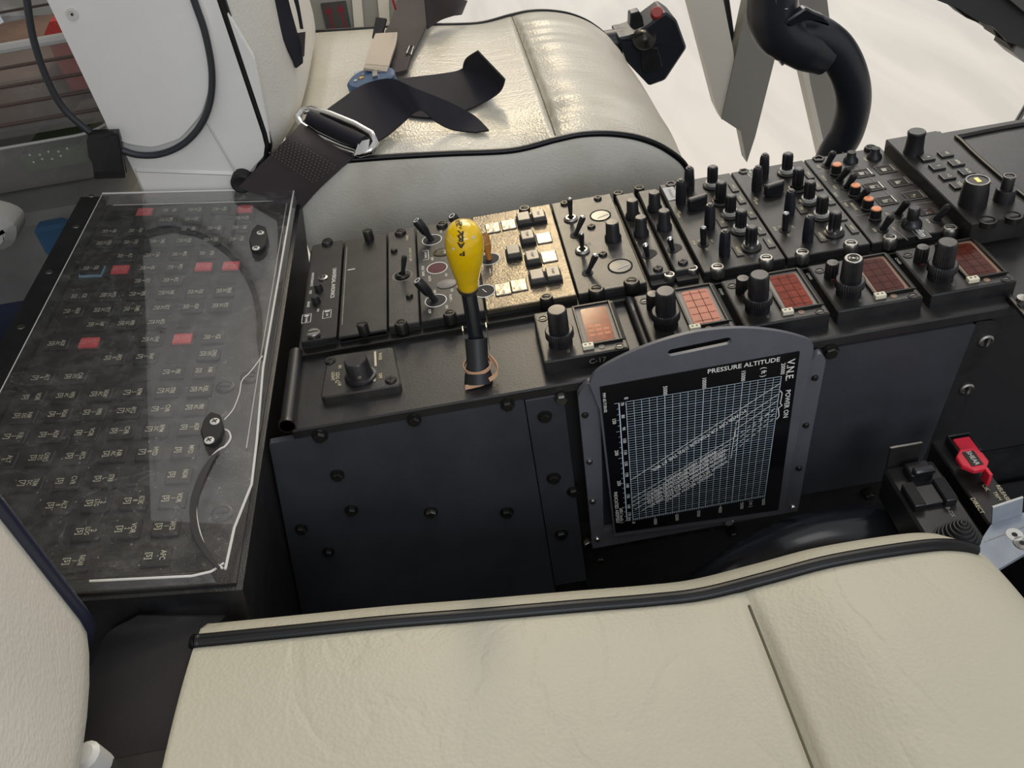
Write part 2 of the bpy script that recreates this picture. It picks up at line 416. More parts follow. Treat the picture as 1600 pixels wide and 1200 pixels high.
    def build(s, name, parent=None, label=None, ang=38, recalc=True):
        me = bpy.data.meshes.new(name)
        off = Vector(parent['_w']) if parent is not None else Vector((0, 0, 0))
        if parent is None:
            xs = list(zip(*s.v)); off = Vector(((min(xs[0]) + max(xs[0])) / 2, (min(xs[1]) + max(xs[1])) / 2, min(xs[2])))
        else:
            xs = list(zip(*s.v)); c = Vector(((min(xs[0]) + max(xs[0])) / 2, (min(xs[1]) + max(xs[1])) / 2, min(xs[2])))
            poff, off = off, c
        me.from_pydata([tuple(Vector(q) - off) for q in s.v], [], s.f)
        for mt in s.mats: me.materials.append(mt)
        me.polygons.foreach_set('material_index', s.m)
        me.validate()
        if recalc:
            bm = bmesh.new(); bm.from_mesh(me); bmesh.ops.recalc_face_normals(bm, faces=bm.faces); bm.to_mesh(me); bm.free()
        me.shade_smooth()
        me.set_sharp_from_angle(angle=math.radians(ang))
        o = bpy.data.objects.new(name, me); COL.objects.link(o)
        if parent is None: o.location = off; o['_w'] = tuple(off)
        else:
            o.parent = parent; o.location = off - poff; o['_w'] = tuple(off)
        if label: o['label'] = label
        return o

def thing(name, label, cat, loc, group=None):
    o = bpy.data.objects.new(name, None); COL.objects.link(o)
    o.location = loc; o['_w'] = tuple(loc); o['label'] = label; o['category'] = cat; o.empty_display_size = 0.02
    if group: o['group'] = group
    return o
def tag(o, label, cat, group=None):
    o['label'] = label; o['category'] = cat
    if group: o['group'] = group
    return o
def struct(o): o['kind'] = 'structure'; return o

# ---------------------------------------------------------------- small fittings, each its own part
def screw(par, p, r=0.0034, h=0.0018, mt=DKSTEEL, name='screw', slot='cross', M=None, label=None):
    b = MB(); F = M if M is not None else T(p)
    b.lathe([(r, -0.001), (r, h * .5), (r * .8, h), (0.0001, h * 1.05)], mt, F, 16)
    if slot == 'cross':
        b.box(-r * .6, r * .6, -r * .12, r * .12, h, h * 1.12, DEEP, F); b.box(-r * .12, r * .12, -r * .6, r * .6, h, h * 1.12, DEEP, F)
    elif slot: b.box(-r * .75, r * .75, -r * .12, r * .12, h, h * 1.12, DEEP, F @ Matrix.Rotation(0.35, 4, 'Z'))
    return b.build(name, par, label)
def fastener(par, p, bright=False, r=0.0046):
    """quarter-turn stud: dark collar with a slotted head"""
    b = MB(); F = T(p)
    b.lathe([(r * 1.15, -0.006), (r * 1.15, 0.001), (r * .95, 0.003), (r * .70, 0.003), (r * .70, 0.001), (0.0001, 0.001)], DKSTEEL if not bright else STEEL, F, 18)
    b.lathe([(r * .66, 0.001), (r * .62, 0.0026), (0.0001, 0.0028)], STEEL if bright else DKSTEEL, F, 16)
    b.box(-r * .6, r * .6, -r * .1, r * .1, 0.0028, 0.0031, DEEP, F @ Matrix.Rotation(-0.3, 4, 'Z'))
    return b.build('fastener', par, 'bright worn metal fastener' if bright else None)
def knob_smooth(par, p, r0=0.0066, r1=0.0052, h=0.017, cap=KCAP, mt=KNOB):
    k = MB(); F = T(p)
    k.lathe([(r0, 0), (r0, 0.003), (r1 * 1.08, 0.005), (r1, h * .95), (r1 * .9, h), (0.0001, h)], mt, F, 24)
    k.lathe([(r1 * .82, h), (r1 * .82, h + .0004), (0.0001, h + .0005)], cap, F, 20)
    return k.build('knob', par)
def knob_bat(par, p, r=0.0044, h=0.022, mt=KNOB):
    k = MB(); F = T(p)
    k.lathe([(r, 0), (r * 1.05, h * .3), (r * .92, h * .85), (r * .7, h * .97), (0.0001, h)], mt, F, 16, flute=6, depth=0.0006)
    k.lathe([(r * .45, h), (r * .4, h + .0005), (0.0001, h + .0006)], KCAP, F, 10)
    return k.build('lever_knob', par)
def knob_fluted(par, p, r=0.0048, h=0.019, ring=RING, base=DKSTEEL):
    k = MB(); F = T(p)
    k.lathe([(r * 1.75, 0), (r * 1.75, .0012), (r * 1.45, .0022), (0.0001, .0022)], base, F, 24)
    k.lathe([(r * 1.25, .0022), (r * 1.25, .0048), (0.0001, .0048)], ring, F, 24)
    k.lathe([(r, .0048), (r, h * .9), (r * .85, h), (0.0001, h)], KNOB, F, 40, flute=10, depth=0.0008)
    k.lathe([(r * .66, h), (r * .6, h + .0006), (0.0001, h + .0007)], KCAP, F, 16)
    return k.build('fluted_knob', par)
def toggle(par, p, tip, r=0.0022, nut=True, tipmat=CHROME, mt=KNOB, hole=True, r0=None):
    """switch with its nut; the bat is a sub-part"""
    b = MB(); F = T(p)
    if nut:
        b.lathe([(.0062, 0), (.0062, .0012), (.0045, .0026), (.0030, .0026), (.0030, .0012), (0.0001, .0012)], STEEL if nut == 'bright' else DKSTEEL, F, 18)
    else:
        b.lathe([(.0046, 0), (.0046, .0005), (0.0001, .0006)], DEEP, F, 18)
    s = b.build('toggle_switch', par)
    t = MB(); q = Vector(tip) - Vector(p); L = q.length; F = aim(p, tip)
    ra = r0 if r0 else r * .7
    t.lathe([(ra, 0), (ra, L * .3), (r, L * .8), (r * .9, L * .93), (0.0001, L)], mt, F, 14)
    t.lathe([(r * .92, L * .88), (r * .8, L * .97), (0.0001, L + .0006)], tipmat, F, 12)
    t.build('bat', s)
    return s
def hexbolt(par, p, r=0.0042, mt=STEEL, ang=0.0, washer=True):
    """bolt in the pedestal side, head facing the near seat"""
    b = MB(); F = frame(p, (1, 0, 0), (0, 0, 1)) @ Matrix.Rotation(ang, 4, 'Z')
    if washer: b.lathe([(r * 1.25, -0.001), (r * 1.25, .0010), (0.0001, .0010)], DKSTEEL, F, 18)
    b.lathe([(r, .001), (r, .0036), (r * .85, .0044), (0.0001, .0044)], mt, F, 6)
    return b.build('hex_bolt', par)

# ================================================================ the setting
YS = 0.468                                    # plane of the pedestal side that faces the near seat
ZT = 0.600                                    # plane of the faceplates
ZS = 0.588                                    # shelf of the pedestal
def floor_mat():
    mt = mat('glossy_hangar_floor', (0.86, 0.80, 0.72), 0.12, spec=0.6)
    n = mt.node_tree; b = n.nodes['Principled BSDF']; L = n.links.new
    t = n.nodes.new('ShaderNodeTexCoord'); mp = n.nodes.new('ShaderNodeMapping'); mp.inputs['Scale'].default_value = (3.0, 0.5, 1)
    mp.inputs['Rotation'].default_value = (0, 0, 0.25)
    L(t.outputs['Object'], mp.inputs['Vector'])
    q = n.nodes.new('ShaderNodeTexNoise'); q.inputs['Scale'].default_value = 1.3; q.inputs['Detail'].default_value = 4; q.inputs['Distortion'].default_value = 0.8
    L(mp.outputs[0], q.inputs['Vector'])
    c = n.nodes.new('ShaderNodeValToRGB'); L(q.outputs['Fac'], c.inputs[0])
    c.color_ramp.elements[0].position = 0.35; c.color_ramp.elements[0].color = (0.82, 0.77, 0.69, 1)
    c.color_ramp.elements[1].position = 0.62; c.color_ramp.elements[1].color = (0.95, 0.89, 0.80, 1)  # pale streaks in the colour stand in for window reflections on the floor
    L(c.outputs[0], b.inputs['Base Color'])
    return mt
FLOORM = floor_mat()
f = MB(); f.box(-9, 12, -9, 14, -0.95, -0.90, FLOORM)
struct(f.build('floor'))
# cabin floor under the seats, dark
f = MB(); f.box(-2.4, 0.62, -0.6, 1.52, 0.02, 0.05, DEEP); f.box(-2.4, -0.45, 1.52, 1.91, 0.02, 0.05, DEEP)
f.box(0.62, 1.4, -0.6, 0.72, 0.02, 0.05, DEEP)
struct(f.build('trim_1'))
# two door posts that run down to a point at the sill
def post(n, quadA, quadB, y, dy, mA, mB, depth=0.035):
    b = MB()
    A = [Y(px, py, y) for px, py in quadA]; N = len(A)
    b.add([tuple(p) for p in A] + [(p.x, p.y + depth, p.z) for p in A],
          [tuple(range(N)), tuple(reversed(range(N, 2 * N)))] + [(i, (i + 1) % N, N + (i + 1) % N, N + i) for i in range(N)], mA)
    B = [Y(px, py, y + dy) for px, py in quadB]; N = len(B)
    b.add([tuple(p) for p in B] + [(p.x, p.y + depth, p.z) for p in B],
          [tuple(range(N)), tuple(reversed(range(N, 2 * N)))] + [(i, (i + 1) % N, N + (i + 1) % N, N + i) for i in range(N)], mB)
    return struct(b.build(n))
post('trim_2', [(1182, -60), (1258, -60), (1215, 75), (1180, 214), (1167, 254), (1157, 205), (1128, 186)],
     [(1060, -60), (1118, -60), (1146, 80), (1153, 180), (1128, 187), (1119, 168)], 1.62, 0.004, POST, POSTL)
post('trim_3', [(1236, -60), (1285, -60), (1300, 60), (1330, 180), (1325, 262), (1292, 262), (1262, 130)],
     [(1231, -60), (1240, -60), (1266, 130), (1296, 262), (1287, 262), (1246, 80)], 1.60, -0.003, POST, POSTL)
b = MB(); b.tube([Y(1126, -60, 1.66), Y(1148, 92, 1.66)], 0.006, RUBBER, 8); struct(b.build('trim_4'))
# cabin side wall behind the far seat, with its frames
b = MB()
def wallquad(b, pts, y, d, mt):
    A = [Y(px, py, y) for px, py in pts]; N = len(A)
    b.add([tuple(p) for p in A] + [(p.x, p.y + d, p.z) for p in A],
          [tuple(range(N)), tuple(reversed(range(N, 2 * N)))] + [(i, (i + 1) % N, N + (i + 1) % N, N + i) for i in range(N)], mt)
wallquad(b, [(440, -60), (612, -60), (625, 52), (470, 75)], 1.40, 0.02, CURTAIN)
struct(b.build('wall_far'))
b = MB(); wallquad(b, [(545, -60), (560, -60), (570, 60), (555, 60)], 1.385, 0.014, POSTL); struct(b.build('trim_5'))
b = MB(); wallquad(b, [(584, -60), (605, -60), (610, 60), (596, 60)], 1.385, 0.014, POSTL); struct(b.build('trim_6'))
# unseen cabin roof and outer wall, added to darken the clear cover's reflections
ROOF = mat('dim_cabin_lining', (0.10, 0.095, 0.085), 0.85)
b = MB(); b.box(-2.4, -0.30, -0.9, 1.95, 1.56, 1.60, ROOF); struct(b.build('ceiling'))
b = MB(); b.box(-2.4, -0.45, 1.91, 1.95, 0.02, 1.56, ROOF); struct(b.build('wall_cabin'))
# warning placard with red arrows on that wall
b = MB(); wallquad(b, [(501, 7), (540, 3), (549, 48), (512, 54)], 1.392, 0.006, mat('dark_grey_placard', (0.06, 0.055, 0.055), 0.5))
REDA = mat('dark_red_arrow', (0.22, 0.012, 0.025), 0.6)
for cx, cy in ((514, 17), (532, 14)):
    b.add([Y(cx - 6, cy + 5, 1.3915), Y(cx + 6, cy + 3, 1.3915), Y(cx - 1, cy - 8, 1.3915)], [(0, 1, 2)], REDA)
    b.add([Y(cx, cy + 4, 1.3915), Y(cx + 3, cy + 4, 1.3915), Y(cx + 9, cy + 32, 1.3915), Y(cx + 6, cy + 32, 1.3915)], [(0, 1, 2, 3)], REDA)
tag(b.build('warning_placard'), 'grey placard with two dark red arrows on the cabin wall behind the far seat', 'sign')

# ================================================================ pedestal
px0, px1 = -0.160, 0.338
pxs = -0.178
ped = thing('pedestal', 'long black painted centre pedestal between the two cream seats', 'console', (0.1, 0.58, 0.05))
b = MB(); b.box(px0, 0.62, 0.474, 0.7005, 0.05, 0.5795, DEEP); b.build('body', ped)
b = MB(); b.box(px0, 0.62, YS - 0.001, 0.7035, 0.580, ZS, SHELF, bev=0.002)
b.text('N80C', frame(Y(1397, 499, YS - 0.0012), (1, 0, 0), (0, 0.25, 1)), 0.0001, DIMW)
b.build('shelf', ped)
b = MB(); b.box(px0, 0.62, 0.5475, 0.7045, ZS, 0.5925, DKSTEEL, bev=0.001); b.build('mounting_rail', ped)
xa = Y(440, 672, YS).x; xb = Y(838, 745, YS).x; xc = Y(893, 720, YS).x; xd = 0.334
b = MB(); b.prism([(-0.2190, 0.34), (xb, 0.34), (xb, 0.5800), (pxs, 0.5800)], -(YS + 0.004), -(YS - 0.0015), SIDE, frame((0, 0, 0), (1, 0, 0), (0, 0, 1)), rnd=0.001); b.build('side_panel', ped)
b = MB(); b.box(-0.215, xb, YS + 0.002, YS + 0.006, 0.06, 0.345, BLACK); b.build('kick_panel', ped)
b = MB(); b.box(xb + 0.0007, xc, YS - 0.0022, YS + 0.004, 0.36, 0.5795, SIDE, bev=0.0006); b.build('side_panel', ped)
b = MB()
b.prism([(xc + 0.012, 0.424), (xd - 0.016, 0.424), (xd, 0.5785), (xc + 0.012, 0.5785)], -(YS + 0.004), -(YS - 0.0018), SIDE,
        frame((0, 0, 0), (1, 0, 0), (0, 0, 1)) , rnd=0.003)
b.build('side_panel', ped)
# recessed black floor box below the panels, with cooling slots
b = MB(); b.box(xc, 0.62, YS + 0.001, YS + 0.005, 0.06, 0.43, BLACK); 
for i in range(7): b.box(xc + 0.006 + i * 0.018, xc + 0.019 + i * 0.018, YS - 0.0002, YS + 0.001, 0.3950, 0.3964, DKSTEEL)
b.build('kick_panel', ped)
# front corner flange with two big studs
b = MB(); b.prism([(xd - 0.0155, 0.424), (xd + 0.002, 0.424), (xd + 0.020, 0.570), (xd + 0.014, 0.577), (xd + 0.001, 0.5785)], -(YS + 0.006), -(YS + 0.000), BLACK,
                  frame((0, 0, 0), (1, 0, 0), (0, 0, 1)), rnd=0.002); b.build('corner_flange', ped)
for q in ((1510, 608), (1540, 533)):
    p = Y(*q, YS); k = MB(); F = frame((p.x, YS + 0.0005, p.z), (1, 0, 0), (0, 0, 1))
    k.lathe([(.0058, 0), (.0058, .0014), (.0043, .0022), (.0040, .0010), (0.0001, .0010)], STEEL, F, 20)
    k.box(-.0006, .0006, -.0038, .0038, .001, .0022, DKSTEEL, F); k.build('stud', ped)
# rubber roller along the rear edge of the shelf
b = MB(); p, q = Z(460, 552, 0.592), Z(438, 668, 0.592); p.x = q.x = -0.1615; p.y = 0.553
b.tube([p, q], 0.0052, RUBBER, 14); b.lathe([(.0062, 0), (.0062, .003), (0.0001, .003)], DKSTEEL, aim(q, p), 14); b.build('edge_roller', ped)
for qx, qy, mt, rr in ((673, 800, STEEL, .0044), (792, 800, DKSTEEL, .0044), (549, 797, DKSTEEL, .0042), (527, 742, DKSTEEL, .0042), (500, 681, DKSTEEL, .0046),
                       (647, 656, DKSTEEL, .0042), (793, 632, DKSTEEL, .0042), (851, 650, DKSTEEL, .0044), (877, 621, STEEL, .0042), (865, 746, DKSTEEL, .0046),
                       (896, 767, DKSTEEL, .0044), (877, 834, DKSTEEL, .0046), (919, 847, CHROME, .0044), (937, 873, DKSTEEL, .0044), (1145, 833, DKSTEEL, .0040),
                       (1297, 549, DKSTEEL, .0050), (1357, 773, DKSTEEL, .0044), (471, 826, DKSTEEL, .0040), (513, 862, DKSTEEL, .0040)):
    p = Y(qx, qy, YS - 0.002); hexbolt(ped, (p.x, YS - 0.0018, p.z), rr, mt, ang=random.random())

# ---------------------------------------------------------------- radio units on the pedestal top
Y0, Y1 = 0.5545, 0.7000
def unit(name, label, x0, x1, mt=PANEL, z=ZT, y0=Y0, y1=Y1, bev=0.0012, gap=0.0006, cat='control panel'):
    t = thing(name, label, cat, ((x0 + x1) / 2, (y0 + y1) / 2, 0.5925))
    t['_z'] = z
    b = MB(); b.box(x0 + gap, x1 - gap, y0, y1, 0.5926, z - 0.004, DEEP); b.build('case', t)
    return t
def face(t, x0, x1, mt, y0=Y0, y1=Y1, gap=0.0006, extra=None, z=ZT, bev=0.0012):
    b = MB(); b.box(x0 + gap, x1 - gap, y0, y1, z - 0.0042, z, mt, bev=bev)
    if extra: extra(b)
    return b.build('faceplate', t)
def dn(px, py, z=ZT): p = Z(px, py, z); p.z += 0.0003; return p
def D(px, py, z=ZT): return down(dn(px, py, z))
def S(px, py, z=ZT): return Z(px, py, z)

# audio monitor strip
t = unit('audio_monitor_panel', 'narrow black panel with a headphone jack and white avionics lettering at the rear end', -0.1565, -0.1275)
def ex(b):
    b.text('UNIVERSAL AVIONICS', D(521, 442), 0.0046, WHITE)
    b.text('MAINTENANCE', D(488, 437), 0.0030, WHITE); b.text('TEST', D(485, 457), 0.0028, WHITE); b.text('ERASE', D(482, 476), 0.0030, WHITE); b.text('ON', D(497, 485), 0.0026, WHITE)
    for (qx, qy, s, wx, wy) in ((479, 498, 'POWER', .0072, .0115), (511, 491, 'OFF', .0066, .0108)):
        c = dn(qx, qy)
        for a, e in (((-1, -1), (1, -1)), ((1, -1), (1, 1)), ((1, 1), (-1, 1)), ((-1, 1), (-1, -1))):
            b.line((c.x + a[0] * wx / 2, c.y + a[1] * wy / 2, c.z), (c.x + e[0] * wx / 2, c.y + e[1] * wy / 2, c.z), .0004, (0, 0, 1), WHITE)
        b.text(s, down((c.x, c.y - .001, c.z)), 0.0024, WHITE)
        b.box(c.x - .002, c.x + .002, c.y + .0032, c.y + .0045, c.z - .0002, c.z, WHITE)
face(t, -0.1565, -0.1275, PANEL, extra=ex)
k = MB(); p = S(505, 435); k.lathe([(.0040, 0), (.0040, .0012), (.0026, .0016), (.0024, .0002), (.0001, .0002)], STEEL, T(p), 20); k.build('headphone_jack', t)
for q in ((499, 453), (495, 472)):
    k = MB(); k.lathe([(.0038, 0), (.0038, .002), (.0034, .0045), (.0030, .006), (.0001, .006)], KNOB, T(S(*q)), 18); k.box(-.0003, .0003, -.003, .003, .006, .0064, DKSTEEL, T(S(*q))); k.build('push_button', t)
p = S(512, 380); fastener(t, p)
p = S(494, 533, 0.595); k = MB(); k.lathe([(.0040, -.003), (.0040, .006), (.0052, .006), (.0052, .0085), (.0044, .0095), (.0001, .0095)], STEEL, T(p), 20)
k.box(-.0042, .0042, -.0005, .0005, .0095, .0098, DEEP, T(p)); k.build('fastener', t, 'bright tall steel fastener')

# blank plate
t = unit('blanking_plate', 'plain black recessed blanking plate with two slotted studs', -0.1275, -0.0875)
face(t, -0.1275, -0.0875, PANEL, z=0.5985)
b = MB(); b.box(-0.1245, -0.1240, 0.57, 0.688, .5985, .5989, STEEL); p = S(549, 421, .5987); b.box(p.x - .0032, p.x + .0032, p.y - .0004, p.y + .0004, .5985, .5989, WHITE); b.build('scratch_marks', t)
for q in ((577, 372), (569, 518)):
    p = S(*q); k = MB(); k.lathe([(.0044, -.002), (.0044, .0075), (.0038, .0085), (.0001, .0085)], DKSTEEL, T(p), 16); k.box(-.0036, .0036, -.0004, .0004, .0085, .0088, DEEP, T(p)); k.build('stud', t)

# single switch plate
t = unit('single_switch_panel', 'narrow black plate with one short toggle switch left of the pump levers', -0.0875, -0.0618)
def ex(b):
    b.text('HOIST CUT OFF', D(641, 398), 0.0030, YELP); b.text('EMERG', D(636, 372), 0.0028, YELP)
face(t, -0.0875, -0.0618, PANEL2, extra=ex)
toggle(t, S(629, 431), Z(632, 399, .618), r=.0024, nut='dark', tipmat=DKSTEEL)
b = MB(); b.ring(.0083, .0005, 0, DIMW, T(S(629, 431)), 28, h=.0003); b.build('switch_ring', t)
for q in ((616, 393), (640, 464)): screw(t, S(*q), .0030, .003, slot=None)
for q in ((626, 365), (627, 508)): fastener(t, S(*q))

# pump panel (smooth) and annunciator panel (hammered) side by side
XM = -0.0105
t = unit('pump_panel', 'smooth black panel with long pump levers and white ringed holes left of the yellow lever', -0.0618, XM)
tR = unit('annunciator_panel', 'hammered bronze grey panel of square push buttons right of the yellow lever', XM, 0.0618)
def ex(b):
    for q in ((675, 375), (683, 419), (681, 470), (726, 366)):
        b.ring(.0088, .0006, 0.00005, WHITE, T(S(*q)), 32, h=.0003)
    for s, qx, qy, z in (('ON', 689, 362, .0030), ('OFF', 675, 405, .0030), ('ON', 697, 430, .0030), ('OFF', 679, 456, .0030), ('ON', 698, 480, .0030), ('OFF', 671, 487, .0032),
                         ('PUMP 1', 704, 466, .0030), ('PUMP 2', 700, 370, .0030), ('ADD TANK', 661, 424, .0031), ('AUTO', 671, 436, .0029), ('ON', 706, 454, .0029)):
        b.text(s, D(qx, qy), z, WHITE)
    c = dn(665, 399); b.text('NORMAL', down(c), .0026, WHITE)
    for a, e in (((-1, -1), (1, -1)), ((1, -1), (1, 1)), ((1, 1), (-1, 1))):
        b.line((c.x + a[0] * .0025, c.y + a[1] * .0075, c.z), (c.x + e[0] * .0025, c.y + e[1] * .0075, c.z), .0005, (0, 0, 1), WHITE)
face(t, -0.0618, XM, PANEL, extra=ex)
def ex(b):
    b.ring(.0088, .0005, 0.00005, WHITE, T(S(765, 405)), 32, h=.0003); b.ring(.0088, .0006, 0.00005, WHITE, T(S(757, 455)), 32, h=.0003)
    b.text('IN', D(760, 466), .003, WHITE)
    c = dn(766, 424); b.box(c.x - .0003, c.x + .0003, c.y - .004, c.y + .004, c.z - .0002, c.z, WHITE)
face(tR, XM, 0.0618, HAMMER, extra=ex)
for q, tp, mt, nm in (((675, 375), (650.5, 344), KNOB, None), ((681, 470), (652, 438), KNOB, None), ((726, 366), (706, 337), KNOB, None), ((765, 405), (755, 366), ORANGE, 'orange lever')):
    p = S(*q); k = MB(); k.lathe([(.0078, 0), (.0078, .0004), (.0040, .0006), (.0001, .0006)], DEEP, T(p), 28); s = k.build('selector_switch', tR if mt is ORANGE else t, nm)
    tip = Z(*tp, ZT + .021); g = MB(); L = (tip - p).length; F = aim(p, tip)
    g.lathe([(.0026, 0), (.0024, L * .25), (.0040, L * .45), (.0044, L * .9), (.0036, L), (.0001, L)], mt, F, 18)
    if mt is KNOB: g.lathe([(.0030, L), (.0030, L + .0002), (.0018, L + .0002), (.0018, L), (.003, L)], RING, F, 18, caps=False)
    else: g.lathe([(.0026, L), (.0026, L + .0002), (.0020, L + .0002), (.0020, L), (.0026, L)], INK, F, 18, caps=False); g.ring(.0043, .0003, L * .62, TAPE, F)
    g.build('lever', s)
k = MB(); k.lathe([(.0078, 0), (.0078, .0003), (.0001, .0004)], REDL, T(S(683, 419)), 28); k.build('red_lens', t)
k = MB(); k.lathe([(.0078, 0), (.0078, .0003), (.0001, .0004)], DEEP, T(S(757, 455)), 28); k.box(-.0003, .0003, -.003, .003, .0004, .0007, WHITE, T(S(757, 455)) @ Matrix.Rotation(.5, 4, 'Z')); k.build('switch_hole', tR)
for q in ((692, 394), (698, 444)):
    k = MB(); k.lathe([(.0062, 0), (.0062, .0006), (.0055, .0010), (.0001, .0013)], OLIVE if q[1] < 400 else GREYBEZ, T(S(*q)), 28, sx=1.35); k.build('lamp_lens', t)
for q in ((770, 357), (795, 352), (850, 373), (858, 402), (786, 453), (811, 447)):
    p = S(*q); k = MB(); k.box(p.x - .0062, p.x + .0062, p.y - .0078, p.y + .0078, ZT, ZT + .0012, CAP, bev=.0008)
    k.box(p.x - .0066, p.x + .0066, p.y - .0082, p.y + .0082, ZT - .001, ZT + .0003, DEEP); k.build('blank_cap', tR)
for i, q in enumerate(((819, 347), (842, 343), (825, 376), (803, 399), (833, 408), (840, 438), (865, 434))):
    p = S(*q, ZT); k = MB(); k.box(p.x - .0066, p.x + .0066, p.y - .0082, p.y + .0082, ZT - .001, ZT + .0025, DEEP, bev=.0006); s = k.build('push_button', tR)
    k = MB(); k.box(p.x - .0054, p.x + .0054, p.y - .0070, p.y + .0070, ZT + .0025, ZT + .0065, BTN, bev=.0010)
    if i not in (0, 5, 3): k.text('TEST' if i == 1 else 'PUMP', down((p.x, p.y, ZT + .0067)), .0030, DIMW)
    k.build('button_cap', s)
for q in ((691, 353), (703, 493)): fastener(t, S(*q))
for q in ((820, 329), (854, 468)): fastener(tR, S(*q))

# trim panel with toggles and gauges
t = unit('toggle_gauge_panel', 'grey black panel with four chrome tipped toggles and two round indicators', 0.0618, 0.1170)
def ex(b): 
    b.text('STBY', D(921, 380), .0026, DIMW); b.text('FUEL', D(946, 346), .0026, DIMW); b.text('PITCH', D(950, 400), .0026, DIMW)
face(t, 0.0618, 0.1170, PANEL2, extra=ex)
toggle(t, S(892, 343), Z(890, 309, .620), nut='bright', r=.0024); toggle(t, S(899, 368), Z(912, 337, .617), nut=None, r=.0027)
toggle(t, S(910, 393), Z(908, 363, .620), nut='bright', r=.0024); toggle(t, S(918, 427), Z(932, 397, .617), nut=None, r=.0027)
for q, mt, r in (((938, 337), LENSY, .0088), ((969, 416), LENSG, .0096)):
    k = MB(); F = T(S(*q)); k.lathe([(r * 1.05, 0), (r * 1.05, .0006), (r, .0008), (r * .94, .0002), (.0001, .0002)], DEEP, F, 32)
    k.lathe([(r * .90, .0003), (.0001, .0004)], mt, F, 32, caps=False); k.box(-.0052, .0052, -.0003, .0003, .0005, .0008, WHITE, F @ T((.002, -.002, 0)) @ Matrix.Rotation(.35, 4, 'Z')); k.build('round_indicator', t)
knob_smooth(t, S(958, 374), .0070, .0054, .0165)
for q in ((924, 355), (942, 398), (934, 311), (882, 319)): screw(t, S(*q), .0036, .0022)
for q in ((932, 455), (987, 443)): fastener(t, S(*q), r=.0056)

# two thin volume strips
for i, (x0, x1, lab, kn, tg, sc_, fs) in enumerate((
    (0.1195, 0.1375, 'thin strip with grey topped knobs and a tiny toggle, next to the chrome tipped toggles', ((989, 340), (1002, 367)), ((1016, 396), (1008, 382)), (1028, 421), ((966, 305), (1046, 433))),
    (0.1400, 0.1580, 'thin strip with grey topped knobs and a tiny toggle, next to the silver name plate', ((1023, 328), (1038, 357)), ((1055, 387), (1046, 372)), (1067, 411), ((999, 297), (1082, 423))))):
    t = unit('volume_knob_strip', lab, x0, x1)
    face(t, x0, x1, PANEL2, y0=0.563, y1=0.695)
    for q in kn: knob_smooth(t, S(*q), .0064, .0048, .0170)
    b = MB(); p = S(*tg[0]); b.lathe([(.0056, 0), (.0056, .0003), (.0001, .0003)], DEEP, T(p), 20); b.build('switch_hole', t)
    toggle(t, S(tg[0][0] - 4, tg[0][1] + 4), Z(*tg[1], .614), nut=None, r=.0026)
    screw(t, S(*sc_), .0040, .0022)
    for q in fs: fastener(t, S(*q, .5965), bright=(q[1] > 400), r=.0042)

# two intercom panels, the same layout
def intercom(x0, x1, label, dx, plate, near=True):
    t = unit('intercom_panel', label, x0, x1)
    def P(px, py): p = S(px, py); p.x += dx; return p
    def ex(b):
        for s, qx, qy, z in (('OFF', 1061, 332, .0032), ('NORM', 1060, 337, .0026), ('VOX', 1092, 378, .0028), ('INT', 1112, 377, .0028), ('ICS', 1104, 390, .0028), ('EMER', 1084, 380, .0028), ('CALL', 1079, 311, .0026), ('SPKR', 1128, 351, .0026)):
            p = P(qx, qy); b.text(s, down((p.x, p.y, p.z + .0003)), z, YELP)
        if not plate:
            p = P(1057, 293); b.text('PILOT', down((p.x, p.y, p.z + .0003)), .0062, WHITE)
    face(t, x0, x1, PANEL, extra=ex)
    for q in ((1077, 297), (1064, 317), (1109, 356), (1132, 398)): knob_bat(t, P(*q), .0046, .0225, KNOBB if q[0] > 1100 else KNOB)
    for i, q in enumerate(((1113, 291), (1126, 316), (1141, 337), (1157, 361), (1173, 387))):
        knob_fluted(t, P(*q), ring=(RING, DKSTEEL, RING, RING, CHROME)[i])
    # chicken-head selector
    p = P(1089, 324); k = MB(); F = T(p) @ Matrix.Rotation(0.25, 4, 'Z')
    k.lathe([(.0070, 0), (.0070, .0015), (.0001, .0015)], KNOB, F, 24)
    k.prism([(-.0085, -.0032), (.0070, -.0036), (.0105, 0), (.0070, .0036), (-.0085, .0032)], .0015, .0105, KNOB, F, rnd=.002, top=.0012)
    k.box(-.006, .009, -.0010, .0010, .0105, .0108, GREYBEZ, F); k.build('selector_knob', t)
    q = P(1099, 382); tip = Z(1099, 354, .618); tip.x += dx; toggle(t, q, tip, nut=None, r=.0028, r0=.0024)
    for s, qx, qy in (('VHF1', 1146, 294), ('VHF2', 1157, 312), ('HF', 1173, 335), ('FM', 1187, 360), ('NAV', 1202, 380), ('HOIST', 1153, 393), ('TX', 1128, 349)):
        p = P(qx, qy); k = MB(); k.box(p.x - .0030, p.x + .0030, p.y - .0075, p.y + .0075, ZT - .0005, ZT + .0012, PANEL2, bev=.0005)
        k.text(s, down((p.x, p.y, ZT + .0014)), .0034, YELP); k.build('label_tab', t)
    p = P(1048, 288); b = MB(); b.lathe([(.0048, 0), (.0048, .0010), (.0030, .0010), (.0028, .0002), (.0001, .0002)], DKSTEEL, T(p), 6); b.build('fastener', t)
    if plate:
        p = P(1048, 303); k = MB(); k.box(p.x - .0050, p.x + .0050, p.y - .0115, p.y + .0115, ZT, ZT + .0006, mat('silver_name_plate', (.42, .44, .46), .45), bev=.0003)
        k.text('CO-PILOT', down((p.x, p.y, ZT + .0008)), .0034, GREYBEZ); k.build('name_plate', t)
    for q in ((1197, 407), (1121, 421)): fastener(t, P(*q), bright=True, r=.0050)
    return t
intercom(0.1605, 0.2262, 'intercom panel crowded with knobs and marked by a silver name plate', 0.0, True)
